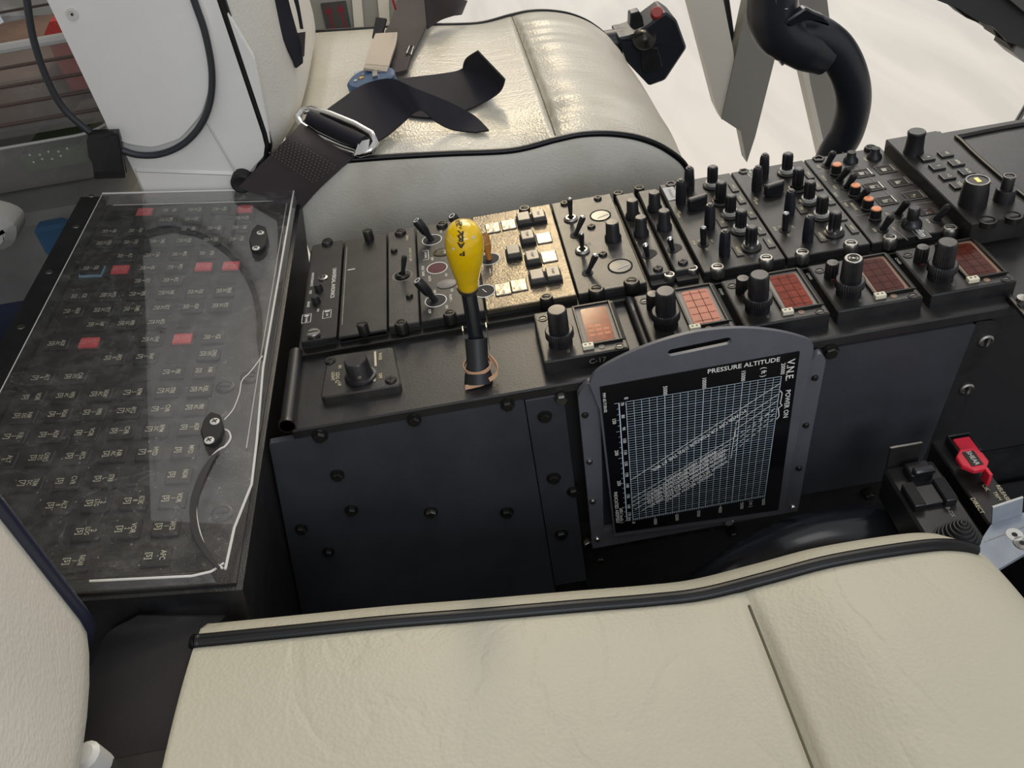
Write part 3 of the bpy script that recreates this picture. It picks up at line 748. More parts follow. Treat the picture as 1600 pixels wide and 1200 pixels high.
intercom(0.2262, 0.2930, 'intercom panel crowded with knobs and lettered PILOT in white', 0.0667, False)

# autopilot panel
t = unit('autopilot_panel', 'autopilot panel with six square windows, orange capped knobs and angled toggles', 0.2930, 0.3640)
def ex(b):
    def ln(a, e): b.line(dn(*a), dn(*e), .0004, (0, 0, 1), DIMW)
    ln((1316, 238), (1454, 364)); ln((1273, 271), (1340, 258)); ln((1311, 316), (1350, 308)); ln((1336, 338), (1362, 333)); ln((1352, 323), (1419, 376)); ln((1395, 347), (1420, 342)); ln((1424, 320), (1470, 314))
    for s, qx, qy, z in (('TRIM', 1278, 261, .0030), ('PITCH', 1287, 279, .0032), ('YAW', 1304, 293, .0028), ('ROLL', 1306, 305, .0032), ('TRIM', 1321, 320, .0030), ('RELEASE', 1334, 323, .0032),
                         ('OFF', 1366, 360, .0030), ('ON', 1396, 358, .0030), ('AP1', 1386, 335, .003), ('SLAVE', 1311, 256, .0028), ('RESET', 1352, 250, .0026), ('RUN', 1450, 346, .003), ('LAN', 1486, 337, .003)):
        b.text(s, D(qx, qy), z, YELP)
    p = dn(1438, 364); b.box(p.x - .0044, p.x + .0052, p.y - .0080, p.y + .0080, p.z - .0003, p.z - .0001, DIMW)
    b.box(p.x - .0040, p.x + .0048, p.y - .0076, p.y + .0076, p.z - .0002, p.z, PANEL); b.text('sfim', down((p.x + .0002, p.y, p.z + .0002)), .0078, WHITE)
face(t, 0.2930, 0.3640, PANEL, extra=ex)
for i, q in enumerate(((1349, 271), (1366, 292), (1386, 314), (1384, 265), (1406, 285), (1429, 306))):
    p = S(*q); k = MB(); w_, h_ = .0078, .0066
    k.box(p.x - w_, p.x + w_, p.y - h_, p.y + h_, ZT - .001, ZT + .0007, DEEP, bev=.0005)
    for a, e in (((-1, -1), (1, -1)), ((1, -1), (1, 1)), ((1, 1), (-1, 1)), ((-1, 1), (-1, -1))):
        k.line((p.x + a[0] * w_, p.y + a[1] * h_, ZT + .0009), (p.x + e[0] * w_, p.y + e[1] * h_, ZT + .0009), .0004, (0, 0, 1), GREYBEZ)
    k.box(p.x + w_ * .62, p.x + w_ * .80, p.y - h_ * .8, p.y + h_ * .8, ZT + .0008, ZT + .0012, STEEL)
    k.box(p.x - w_ * .55, p.x - w_ * .05, p.y - h_ * .55, p.y + h_ * .2, ZT + .0007, ZT + .0010, OLIVE); k.box(p.x + w_ * .1, p.x + w_ * .5, p.y - h_ * .7, p.y + h_ * .3, ZT + .0007, ZT + .0010, DKSTEEL)
    k.box(p.x - .0012, p.x + .0004, p.y - .0004, p.y + .0004, ZT + .0010, ZT + .0012, TAB); k.build('lit_window', t)
for q in ((1306, 272), (1335, 305), (1355, 326), (1367, 342)):
    p = S(*q); k = MB(); F = T(p); k.lathe([(.0052, 0), (.0052, .0015), (.0044, .002), (.0044, .0090), (.0001, .0090)], KNOB, F, 20)
    k.lathe([(.0038, .0090), (.0036, .0098), (.0001, .0100)], COPPER, F, 18); k.build('lamp_knob', t)
for q, tp in (((1292, 259), (1303, 237)), ((1310, 283), (1327, 262)), ((1322, 294), (1336, 272)), ((1340, 314), (1358, 295)), ((1379, 359), (1394, 337)), ((1402, 335), (1419, 314)), ((1462, 344), (1484, 321))):
    toggle(t, S(*q), Z(*tp, .614), nut=None, r=.0032, r0=.0026, tipmat=DKSTEEL)
for q in ((1329, 252), (1366, 246)):
    p = S(*q); k = MB(); k.lathe([(.0066, 0), (.0062, .002), (.0042, .0042), (.0036, .0090), (.0001, .0092)], RUBBER, T(p), 20); k.build('rubber_push_knob', t)
p = S(1424, 352); k = MB(); k.lathe([(.0082, 0), (.0076, .003), (.0046, .0060), (.0044, .0150), (.0036, .0160), (.0001, .0160)], KNOB, T(p), 22); k.build('selector_knob', t)
p = S(1450, 331); k = MB(); k.box(p.x - .0080, p.x + .0080, p.y - .0050, p.y + .0050, ZT - .0005, ZT + .0006, DEEP, bev=.0004); k.text('12', down((p.x, p.y, ZT + .0008)), .0095, REDL); k.text('E', down((p.x + .008, p.y + .006, ZT + .0008)), .0030, REDL); k.build('digital_counter', t)
for q, br in (((1390, 375), True), ((1484, 360), True), ((1360, 234), False)): fastener(t, S(*q), bright=br, r=.0050)
p = S(1279, 249); b = MB(); b.lathe([(.0056, 0), (.0056, .0014), (.0036, .0014), (.0034, .0003), (.0001, .0003)], DKSTEEL, T(p), 5); b.build('fastener', t)

# navigation control box, raised
t = thing('navigation_control_unit', 'raised black control box with legend keys, big knob and a lit yellow legend', 'control panel', (0.385, 0.62, 0.5925))
zb = 0.612
xl, xr = Z(1383, 217, zb).x, 0.4080
b = MB(); b.box(xl, xr, 0.5405, 0.6900, 0.5926, zb, PANEL, bev=.0015)
for s, qx, qy in (('LOC', 1534, 269), ('ARM', 1547, 283), ('TEST', 1551, 310), ('OFF', 1534, 315)): b.text(s, down(Z(qx, qy, zb + .0003)), .0028, DIMW)
b.build('case', t)
p = Z(1427, 238, zb); k = MB(); k.lathe([(.0085, 0), (.0076, .004), (.0070, .016), (.0074, .0165), (.0074, .0185), (.0066, .0195), (.0001, .0195)], KNOB, T(p), 30, ); k.build('large_knob', t)
for s, qx, qy in (('A', 1448, 248), ('0', 1464, 262), ('1-2', 1480, 277), ('TEST', 1497, 291), ('HS', 1477, 242), ('ARK', 1494, 256), ('AUX', 1510, 270)):
    p = Z(qx, qy, zb); k = MB(); k.box(p.x - .0052, p.x + .0052, p.y - .0050, p.y + .0050, zb - .0003, zb + .0016, KEY, bev=.0005); k.box(p.x - .0052, p.x - .0048, p.y - .005, p.y + .005, zb + .0015, zb + .0018, STEEL)
    k.text(s, down((p.x + .001, p.y, zb + .0018)), .0040, TAB); k.build('legend_key', t)
p = Z(1519, 318, zb); k = MB(); F = T(p); k.lathe([(.0105, 0), (.0100, .010), (.0088, .019), (.0085, .020), (.0001, .020)], KNOB, F, 32)
k.ring(.0085, .0008, .020, STEEL, F); s = k.build('round_knob', t)
q = p + Vector((0, 0, .0206)); k = MB()
for dy in (-.0016, .0018): k.box(q.x - .0014, q.x + .0014, q.y + dy - .0013, q.y + dy + .0013, q.z - .0003, q.z, LAMPY)
k.build('lit_legend', s, 'lit yellow legend on the knob top')
p = Z(1568, 312, zb); k = MB(); F = T(p); k.lathe([(.0078, 0), (.0074, .009), (.0070, .010), (.0046, .010), (.0044, .019), (.0038, .020), (.0001, .020)], KNOB, F, 26)
k.ring(.0042, .0005, .020, STEEL, F); k.build('double_knob', t)
for q in ((1543, 344), (1583, 337)):
    k = MB(); k.lathe([(.0068, -.004), (.0068, .0006), (.0052, .0006), (.0050, -.001), (.0001, -.001)], DKSTEEL, T(Z(*q, zb)), 24); k.build('fastener', t)
# stowage tray at the front end
t = thing('stowage_tray', 'shallow black tray with a rounded raised lip at the front end of the pedestal', 'tray', (0.46, 0.62, 0.5925))
b = MB(); b.box(0.4090, 0.56, 0.545, 0.700, 0.5926, 0.6035, PANEL, bev=.002); b.build('tray_floor', t)
b = MB()
q = catmull([(0.425, 0.560, .6045), (0.425, 0.672, .6045), (0.438, 0.686, .6045), (0.54, 0.686, .6045), (0.552, 0.672, .6045), (0.552, 0.57, .6045), (0.54, 0.556, .6045), (0.438, 0.552, .6045)], 6, True)
b.tube(q, .0020, DKSTEEL, 8, closed=True); b.build('lip', t)
b = MB(); b.box(0.4105, 0.4155, 0.548, 0.697, 0.6035, 0.6070, PANEL, bev=.001); b.build('rail', t)

# ---------------------------------------------------------------- five display heads on the shelf
d1 = [Z(833, 491), Z(958, 469), Z(983, 544), Z(851, 566)]
ox, oy = d1[0].x, d1[3].y
W_, H_ = 0.0618, 0.0600
def local(px, py, bx, by, z=ZT): p = Z(px, py, z); return (p.x - bx, p.y - by)
def display(label, tlx, scrmat, sur, knobtop=KCAP, aux=True, led=True, tab=TAB, seg=False, worn=False, side=None):
    x0 = Z(*tlx).x; y0 = oy
    t = thing('display_head', label, 'display unit', (x0 + W_ / 2, y0 + H_ / 2, ZS), 'display heads along the pedestal shelf')
    b = MB(); b.box(x0, x0 + W_, y0, y0 + H_, ZS, ZT - .0004, BLACK, bev=.0012); 
    if side: b.text(side, frame((x0 + W_ * .62, y0 - .0004, ZS + .0055), (1, 0, 0), (0, 0, 1)), .0062, DIMW)
    b.build('case', t)
    def G(px, py, z=ZT): p = Z(px, py, z); return Vector((p.x - ox + x0, p.y - oy + y0, z))
    b = MB(); b.box(x0 + .0012, x0 + W_ - .0012, y0 + .0012, y0 + H_ - .0012, ZT - .0008, ZT, PANEL2 if worn else PANEL, bev=.0006)
    for a, e in (((0, 0), (1, 0)), ((1, 0), (1, 1)), ((1, 1), (0, 1)), ((0, 1), (0, 0))):
        b.line((x0 + .0012 + a[0] * (W_ - .0024), y0 + .0012 + a[1] * (H_ - .0024), ZT + .0001), (x0 + .0012 + e[0] * (W_ - .0024), y0 + .0012 + e[1] * (H_ - .0024), ZT + .0001), .0003, (0, 0, 1), DKSTEEL)
    b.text('CHAN' if led else 'TEST', down(G(893, 512) + Vector((-.001 if not led else -.029, 0 if not led else .012, .0003))), .0030, DIMW)
    b.text('TX', down(G(888, 549) + Vector((0, 0, .0003))), .0028, DIMW)
    b.build('faceplate', t)
    a, c = G(897, 485), G(963, 528)
    wx0, wx1, wy0, wy1 = a.x + .0004, a.x + .0262, c.y - .0030, a.y + .0012
    b = MB(); zr = ZT + .0022
    for u in ((wx0 - .0016, wx0, wy0 - .0016, wy1 + .0016), (wx1, wx1 + .0016, wy0 - .0016, wy1 + .0016), (wx0, wx1, wy0 - .0016, wy0), (wx0, wx1, wy1, wy1 + .0016)): b.box(*u, ZT - .0003, zr, DKSTEEL, bev=.0004)
    b.box(wx1 + .0018, wx1 + .0040, wy0, wy1, ZT - .0002, ZT + .0006, DEEP); s = b.build('window_frame', t)
    k = MB(); k.box(wx0, wx1, wy0, wy1, ZT - .0002, ZT + .0002, sur); k.prism([(wx0 + .0028, wy0 + .002), (wx1 - .003, wy0 + .0018), (wx1 - .0022, wy1 - .003), (wx0 + .004, wy1 - .0022)], ZT + .0002, ZT + .0007, scrmat, rnd=.0026)
    mx = (wx0 + wx1) / 2
    if seg:
        for r_ in range(3):
            for c_ in range(2 + (r_ > 0)):
                k.text('8', down((mx + .0055 - r_ * .0055, wy0 + .010 + c_ * .0052, ZT + .0009)), .0062, AMBSEG)
    else:
        for i in range(5): k.line((wx0 + .004, wy0 + .005 + i * .0085, ZT + .0009), (wx1 - .004, wy0 + .005 + i * .0085, ZT + .0009), .0004, (0, 0, 1), AMBERD)
        k.line((mx - .003, wy0 + .003, ZT + .0009), (mx - .003, wy1 - .004, ZT + .0009), .0004, (0, 0, 1), AMBERD); k.line((mx + .004, wy0 + .003, ZT + .0009), (mx + .004, wy1 - .004, ZT + .0009), .0004, (0, 0, 1), AMBERD)
    k.build('screen', s)
    p = G(876, 536); k = MB(); F = T(p)
    k.lathe([(.0088, 0), (.0088, .006), (.0104, .0068), (.0104, .0120), (.0098, .0128), (.0001, .0128)], KNOB, F, 72, flute=36, depth=.0005); k.build('outer_knob', t)
    k = MB(); k.lathe([(.0074, .0128), (.0070, .0290), (.0064, .0300), (.0001, .0300)], KNOB, F, 64, flute=32, depth=.0005)
    k.lathe([(.0060, .0300), (.0058, .0304), (.0001, .0305)], knobtop, F, 28)
    if knobtop is not KCAP: k.ring(.0040, .0006, .0304, DKSTEEL, F); k.ring(.0022, .0005, .0304, DKSTEEL, F)
    k.build('inner_knob', t)
    if aux:
        q = Vector((p.x - .0040, p.y + .0228, ZT)); k = MB(); k.lathe([(.0050, 0), (.0048, .012), (.0042, .013), (.0001, .013)], KNOB, T(q), 40, flute=20, depth=.0003); k.lathe([(.0040, .013), (.0001, .0134)], KCAP, T(q), 20); k.build('small_knob', t)
    if led:
        q = Vector((x0 + .0105, y0 + .0310 + .006, ZT)); k = MB(); k.lathe([(.0019, 0), (.0017, .0012), (.0001, .0017)], REDL, T(q), 14); k.build('red_lamp', t)
    p = G(919, 543); k = MB(); k.box(p.x - .0040, p.x + .0040, p.y - .0024, p.y + .0024, ZT, ZT + .0030, tab, bev=.0006)
    k.box(p.x - .0024, p.x - .0010, p.y - .0004, p.y + .0006, ZT + .003, ZT + .0032, INK); k.box(p.x + .0008, p.x + .0022, p.y - .0004, p.y + .0006, ZT + .003, ZT + .0032, INK); k.build('switch_tab', t)
    p = G(940, 542); k = MB(); k.lathe([(.0024, 0), (.0023, .0004), (.0001, .0005)], GREYBEZ if not led else BEZEL, T(p), 16); k.build('light_sensor', t)
    for q in ((848, 498), (968, 541)):
        p = G(*q); k = MB(); k.lathe([(.0036, 0), (.0036, .0005), (.0028, .0005), (.0024, .0001), (.0001, .0001)], DKSTEEL, T(p), 18); k.box(-.0016, .0016, -.0003, .0003, .0001, .0005, STEEL, T(p)); k.build('screw', t)
    return t
display('display head with lit amber digits, nearest the yellow lever', (833, 491), AMBERC, GREYBEZ, aux=False, led=False, seg=True, worn=True, side='C-17')
display('display head with a bright orange screen directly behind the top of the chart plate', (990, 464), AMBERB, GREYBEZ)
display('display head with a hazy dull red screen, right of the chart plate handle', (1126, 440), AMBER, GREYBEZ)
display('display head whose worn silver knob has concentric rings', (1262, 417), AMBERD, BEZEL, knobtop=STEEL)
display('display head with an open ringed black knob, nearest the front', (1400, 395), AMBERD, BEZEL)
# dark conduit lying in the gap beside the first display head
b = MB(); b.tube([Z(975, 470, .592) + Vector((.004, 0, 0)), Z(1003, 545, .592) + Vector((.004, 0, 0))], .0035, RUBBER, 10)
tag(b.build('rubber_strip'), 'black rubber strip in the gap between the first two display heads', 'strip')

# landing gear selector plate
t = thing('rotary_selector_plate', 'small black plate with a single rotary knob on the shelf left of the yellow lever', 'control panel', (Z(562, 585, ZS).x, Z(562, 585, ZS).y, ZS))
c = [Z(*q, ZS + .007) for q in ((512, 556), (615, 541), (627, 601), (500, 622))]
b = MB(); b.prism([(p.x, p.y) for p in reversed(c)], ZS, ZS + .007, PANEL2, rnd=.004, top=.0010)
zc_ = ZS + .0073
for s, qx, qy, sz in (('IN', 531, 573, .0036), ('LDG G.', 527, 590, .0040), ('LIGHT', 520, 588, .0036), ('UP', 530, 600, .0036), ('RAISE', 594, 557, .0034), ('OFF', 594, 587, .0036)): b.text(s, down(Z(qx, qy, zc_)), sz, YELP)
for a, e in (((586, 549), (587, 572)), ((586, 580), (585, 596))): b.line(Z(*a, zc_), Z(*e, zc_), .0016, (0, 0, 1), YELP)
b.build('plate', t)
p = Z(564, 590, ZS + .007); k = MB(); F = T(p); k.lathe([(.0118, 0), (.0118, .0025), (.0102, .0032), (.0096, .0045), (.0086, .0165), (.0078, .0175), (.0001, .0175)], KNOB, F, 30, flute=6, depth=.0004)
k.lathe([(.0016, 0), (.0014, .0005), (.0001, .0006)], STEEL, frame(p + Vector((0.001, -.0093, .0075)), (1, 0, 0), (0, .1, 1)), 12); k.build('knob', t)
for q in ((516, 564), (611, 594)): screw(t, Z(*q, ZS + .007), .0044, .0016)

# ---------------------------------------------------------------- yellow park lever
base = Z(748, 598, ZS)
t = thing('park_lever', 'bright yellow egg shaped lever grip on a steel shaft rising from the shelf', 'lever', tuple(base))
top = Z(731, 447, .660)
b0 = Vector(base)
joint = Z(744, 528, .616)
F = aim(b0, joint); L = (joint - b0).length
k = MB(); k.lathe([(.0105, 0), (.0098, L * .18), (.0078, L * .45), (.0080, L), (.0066, L), (.0064, L * .9), (.0001, L * .9)], RUBBER, F, 26); k.build('rubber_sleeve', t)
F2 = aim(joint, top); L2 = (top - joint).length
k = MB(); k.lathe([(.0054, -.004), (.0054, L2), (.0001, L2)], mat('blued_steel_shaft', (.10, .11, .14), .22, metal=.9), F2, 24); k.build('shaft', t)
k = MB()
for sx in (-1, 1): k.box(-.0004 + sx * .0084, .0004 + sx * .0084, -.003, .003, -.010, .010, STEEL, F2)
k.build('steel_clip', t)
gt = Z(723, 352, .715); GL = (gt - top).length; F3 = aim(top, gt)
prof = [(.0062, -.003), (.0088, .001), (.0094, GL * .06), (.0100, GL * .14), (.0118, GL * .26), (.0144, GL * .45), (.0158, GL * .62), (.0160, GL * .74), (.0148, GL * .86), (.0118, GL * .95), (.0070, GL * .99), (.0001, GL)]
prof = [(a * (.80 if a > .002 else 1), z_) for a, z_ in prof]
pr = []
for i in range(len(prof) - 1):
    for j in range(3):
        a = j / 3; pr.append((prof[i][0] * (1 - a) + prof[i + 1][0] * a, prof[i][1] * (1 - a) + prof[i + 1][1] * a))
pr.append(prof[-1])
k = MB(); k.lathe(pr, YELLOW, F3, 40); g = k.build('grip', t)
def on_grip(px, py):
    """where a sight line first meets the grip"""
    dd = _ray(px, py).normalized(); Mi = F3.inverted(); best = None
    n_ = 4000; t0 = (top - CAM).length - .12
    for i in range(n_):
        q = Mi @ (CAM + dd * (t0 + .2 * i / n_)); z_ = q.z
        if 0 < z_ < GL:
            for (ra, za), (rb, zb_) in zip(prof, prof[1:]):
                if za <= z_ <= zb_:
                    rr = ra + (rb - ra) * (z_ - za) / (zb_ - za)
                    if q.x * q.x + q.y * q.y <= rr * rr:
                        u = Vector((q.x, q.y, 0)).normalized() * (zb_ - za) + Vector((0, 0, ra - rb))
                        return F3 @ q, (F3.to_3x3() @ u).normalized()
                    break
    return None
k = MB()
for ch, qx, qy in (('P', 722.5, 395.5), ('A', 720.5, 382.5), ('R', 720, 373.5), ('K', 719.5, 365), ('-', 719, 357.5), ('2', 718, 351.8), ('2', 717, 348)):
    h = on_grip(qx, qy)
    if h:
        p, nn = h; up = (F3.to_3x3() @ Vector((0, 0, -1))); up = (up - nn * up.dot(nn)).normalized(); xx = up.cross(nn)
        for o_ in (-.00012, .00012): k.text(ch, frame(p + nn * .0005 + xx * o_, xx, up), .0052, INK, sx=1.35)
for qx, qy in ((708, 389), (740, 371)):
    h = on_grip(qx, qy)
    if h: p, nn = h; k.lathe([(.0011, 0), (.0009, .0002), (.0001, .0002)], RING, aim(p, p + nn), 12)
k.build('lettering', t, 'black hand lettering on the yellow grip')
k = MB(); k.lathe([(.0072, -.003), (.0078, -.0012), (.0076, .0006), (.0001, .0006)], STEEL, F3, 24); k.build('collar', t)
# elastic band round the sleeve with a loose tail
def loop(z, r, n=14, a0=0, a1=6.283):
    c = b0 + (joint - b0).normalized() * z
    return [c + Vector((r * math.cos(a0 + (a1 - a0) * i / n), r * math.sin(a0 + (a1 - a0) * i / n), 0)) for i in range(n + 1)]
c1 = loop(.012, .0100)
b = MB(); b.strap(c1, [p + Vector((0, 0, .0028)) for p in c1], .0006, TAPE, 2)
tail = [Z(765, 560, .600), Z(776, 574, .597), Z(776, 588, .593), Z(755, 602, .590), Z(727, 609, .589)]
b.strap(tail, [p + Vector((0.0004, .0010, .0034)) for p in tail], .0007, TAPE, 6)
tag(b.build('elastic_band'), 'tan elastic band wrapped round the lever foot with a loose tail', 'band')

# ================================================================ airspeed chart on the pedestal side
YC = 0.4545                                  # face of the chart plate
def XZ(px, py, y=YC): p = Y(px, py, y); return (p.x, p.z)
def sideprism(b, pts, y0, y1, mt, rnd=0.0, top=0.0):
    """outline given in x,z; y0 is the face turned to the near seat"""
    b.prism(pts, -y1, -y0, mt, frame((0, 0, 0), (1, 0, 0), (0, 0, 1)), rnd=rnd, top=top)
hold = thing('chart_holder', 'grey black frame of two side rails screwed to the pedestal, holding the airspeed chart', 'holder', (XZ(1080, 800)[0], 0.462, 0.41))
yh = 0.4590
b = MB(); sideprism(b, [XZ(*q, yh) for q in ((926, 856), (944, 851), (938, 640), (936, 603), (920, 598), (903, 618))], yh, yh + .006, PLATE, rnd=.003); b.build('side_rail', hold)
b = MB(); sideprism(b, [XZ(*q, yh) for q in ((1222, 801), (1247, 796), (1268, 680), (1291, 562), (1284, 551), (1270, 560), (1256, 585), (1244, 680))], yh, yh + .006, PLATE, rnd=.003); b.build('side_rail', hold)
b = MB(); sideprism(b, [XZ(*q, yh) for q in ((926, 858), (1247, 799), (1247, 783), (932, 832))], yh + .0005, yh + .0065, PLATE, rnd=.001); b.build('bottom_rail', hold)
for q, mt in (((914, 648), DKSTEEL), ((921, 721), STEEL), ((926, 783), STEEL), ((933, 842), CHROME), ((1273, 590), DKSTEEL), ((1259, 664), DKSTEEL), ((1248, 731), DKSTEEL), ((1238, 792), CHROME)):
    x, z = XZ(*q, yh); k = MB(); F = frame((x, yh, z), (1, 0, 0), (0, 0, 1)); k.lathe([(.0026, -.001), (.0026, .0008), (.0018, .0020), (.0001, .0022)], mt, F, 16)
    k.box(-.0014, .0014, -.0003, .0003, .0020, .0024, DEEP, F); k.build('screw', hold)
x, z = XZ(1137, 811, yh); hexbolt(hold, (x, yh, z), .0044, CHROME, .3)

plate = thing('airspeed_chart_plate', 'grey plate with an arched top and hand slot carrying the white lined VNE chart', 'chart', (XZ(1080, 800)[0], YC, 0.42))
arc = [XZ(*q) for q in ((960, 838), (937, 640), (921, 600), (930, 583), (955, 566), (1000, 545), (1050, 528), (1100, 517), (1160, 513), (1210, 517), (1250, 526), (1269, 535), (1271, 550), (1262, 590), (1224, 803))]
# the outline is cut round the hand slot: two halves meeting above and below it
sl = [XZ(*q) for q in ((1050, 551), (1136, 533))]
b = MB()
def plate_with_slot(b, outer, c0, c1, r, y0, y1, mt):
    bm = bmesh.new(); N = []
    ov = [bm.verts.new((p[0], 0, p[1])) for p in outer]
    c0, c1 = Vector(c0), Vector(c1); dr = (c1 - c0).normalized(); a0 = math.atan2(dr.y, dr.x); iv = []
    for k in range(9): a = a0 + math.pi / 2 + math.pi * k / 8; iv.append(c0 + Vector((math.cos(a), math.sin(a))) * r)
    for k in range(9): a = a0 - math.pi / 2 + math.pi * k / 8; iv.append(c1 + Vector((math.cos(a), math.sin(a))) * r)
    hv = [bm.verts.new((p.x, 0, p.y)) for p in iv]
    es = [bm.edges.new((L[i], L[(i + 1) % len(L)])) for L in (ov, hv) for i in range(len(L))]
    bmesh.ops.triangle_fill(bm, edges=es, use_beauty=True)
    bm.verts.index_update()
    vs = [v.co.copy() for v in bm.verts]; n = len(vs); fs = [tuple(v.index for v in f_.verts) for f_ in bm.faces]
    be = [(e.verts[0].index, e.verts[1].index) for e in bm.edges if len(e.link_faces) == 1]
    b.add([(v.x, y0, v.z) for v in vs] + [(v.x, y1, v.z) for v in vs], fs + [tuple(n + i for i in reversed(q)) for q in fs] + [(i, j, n + j, n + i) for i, j in be], mt)
    bm.free()
plate_with_slot(b, [tuple(p) for p in catmull([(p[0], p[1], 0) for p in arc[2:13]], 4)] and [arc[0], arc[1]] + [(p.x, p.y) for p in catmull([(q[0], q[1], 0) for q in arc[2:13]], 4)] + [arc[13], arc[14]], sl[0], sl[1], .0030, YC, YC + .0028, PLATE)
b.build('backing_plate', plate, recalc=True)
yf = YC - .0007
b = MB(); sideprism(b, [XZ(*q, yf) for q in ((962, 833), (1216, 797), (1250, 549), (937, 605))], yf, YC + .0002, CHART, rnd=.001); ch = b.build('chart_sheet', plate)
yl = yf - .0002
TL, TR, BR, BL = (Vector(XZ(*q, yl)) for q in ((978, 628), (1221, 588), (1195, 775), (989, 812)))
def C(u, v):
    """u: 0..1 pressure altitude, v: 0..1 airspeed 70..175 kt"""
    p = (TL * (1 - u) + TR * u) * (1 - v) + (BL * (1 - u) + BR * u) * v
    return Vector((p.x, yl, p.y))
NN = (0, -1, 0)
b = MB()
for i in range(21): b.line(C(i / 20, 0), C(i / 20, 1), .00042 if i % 5 == 0 else .00026, NN, CLINE)
for j in range(53): b.line(C(0, j / 52.5), C(1, j / 52.5), .00024 if j % 5 else .00036, NN, CLINE)
b.line(C(0, 1), C(1, 1), .0005, NN, CLINE)
for i in range(61): b.line(C(i / 60, 1), C(i / 60, 1.012 if i % 10 else 1.03), .0003, NN, CLINE)
b.line(C(-.045, .0), C(-.045, 1.0), .00075, NN, CLINE)
for j in range(24): b.line(C(-.045, j / 23), C(-.062 if j % 5 else -.075, j / 23), .0003, NN, CLINE)
off = Vector((0, -.0001, 0))
def dl(a, e, w=.00045, dash=False):
    a, e = C(*a) + off, C(*e) + off
    if not dash: b.line(a, e, w, NN, WHITE)
    else:
        n_ = 7
        for i in range(n_): b.line(a.lerp(e, i / n_), a.lerp(e, (i + .6) / n_), w, NN, WHITE)
dl((0, .635), (1, .05)); dl((0, .80), (.73, .42)); dl((.73, .42), (.73, .30)); dl((.73, .30), (1, .13)); dl((0, .835), (.70, .47)); dl((.73, .36), (1, .18)); dl((0, .87), (.70, .51))
dl((.02, .905), (.66, .55)); dl((.73, .46), (1, .23), dash=True); dl((.73, .50), (1, .27), dash=True); dl((.73, .54), (1, .31), dash=True); dl((.06, .935), (.62, .61)); dl((.73, .42), (1, .23), dash=True)
dl((.73, .32), (.715, .60))
def ctext(s, u, v, size, ang, mt=WHITE, back=True):
    p = C(u, v) + off * 2
    M = frame(p, (math.cos(ang), 0, math.sin(ang)), (-math.sin(ang), 0, math.cos(ang)))
    b.text(s, M, size, mt)
dang = math.atan2(C(0, .635).z - C(1, .05).z, C(0, .635).x - C(1, .05).x)     # reads from upper right to lower left
dang = math.atan2((C(0, .80) - C(.73, .42)).z, (C(0, .80) - C(.73, .42)).x)
ctext('POWER OFF OR TORQUE (102) THE AT 80%', .475, .40, .0043, math.atan2((C(0, .635) - C(1, .05)).z, (C(0, .635) - C(1, .05)).x))
for s, u, v in (('WEIGHT  ABOVE  4100 KG', .43, .605), ('WEIGHT BETWEEN 3850 KG AND 4100 KG', .395, .655), ('WEIGHT BETWEEN 3600 KG AND 3850 KG', .395, .69), ('WEIGHT BETWEEN 3350 KG AND 3600 KG', .40, .725), ('WEIGHT BETWEEN 3000 KG AND 3350 KG', .41, .76), ('WEIGHT BELOW 3000 KG', .42, .79)):
    ctext(s, u, v, .0038, dang)
def wt(s, px, py, size, turned=True, mt=WHITE):
    x, z = XZ(px, py, yl); (b.text(s, walld((x, yl - .0002, z)), size, mt) if turned else b.text(s, wallt((x, yl - .0002, z)), size, mt))
x, z = XZ(1162, 571, yl); b.text('PRESSURE ALTITUDE', wallt((x, yl - .0002, z)), .0056, WHITE)
wt('( ft )', 1193, 581, .0052); wt('V.N.E.', 1234, 578, .0078); wt('POWER ON', 1229, 631, .0052); pass
for s_ in (((1219, 610), (1222, 614)), ((1222, 614), (1219, 630)), ((1219, 630), (1222, 633)), ((1222, 633), (1216, 637)), ((1216, 637), (1217, 650)), ((1217, 650), (1213, 655))):
    (xa_, za_), (xb_, zb2) = XZ(*s_[0], yl), XZ(*s_[1], yl); b.line((xa_, yl - .0003, za_), (xb_, yl - .0003, zb2), .0007, NN, WHITE)
for s, px_, py_ in (('0', 978, 622), ('5000', 1039, 610), ('10000', 1100, 598), ('15000', 1161, 587), ('20000', 1223, 576)): wt(s, px_, py_, .0042)
for i, s in enumerate(('70', '80', '90', '100', '110', '120', '130', '140', '150', '160', '170 (kt)')):
    p = C(-.025, i / 10.5 + .01); b.text(s, walld(p + off), .0034, WHITE)
for i, (s, v) in enumerate((('150', .13), ('200', .385), ('250', .645), ('300', .89), ('( km/h )', .965))): p = C(-.085, v); b.text(s, walld(p + off), .0038, WHITE)
p = C(-.115, .86); b.text('INDICATED AIRSPEED', walld(p + off), .0038, WHITE)
p = C(-.135, -.02); b.text('MM 65.7150.02', walld(p + off), .0030, WHITE)
for i, s in enumerate(('0', '1000', '2000', '3000', '4000', '5000', '6000')): p = C(i / 6.05 + .003, 1.055 if i else 1.03); b.text(s, walld(p + off), .0038, WHITE)
p = C(.90, 1.05); b.text('( m )', walld(p + off), .0040, WHITE)
b.build('chart_print', plate, 'white chart grid, scales and lettering', recalc=False)

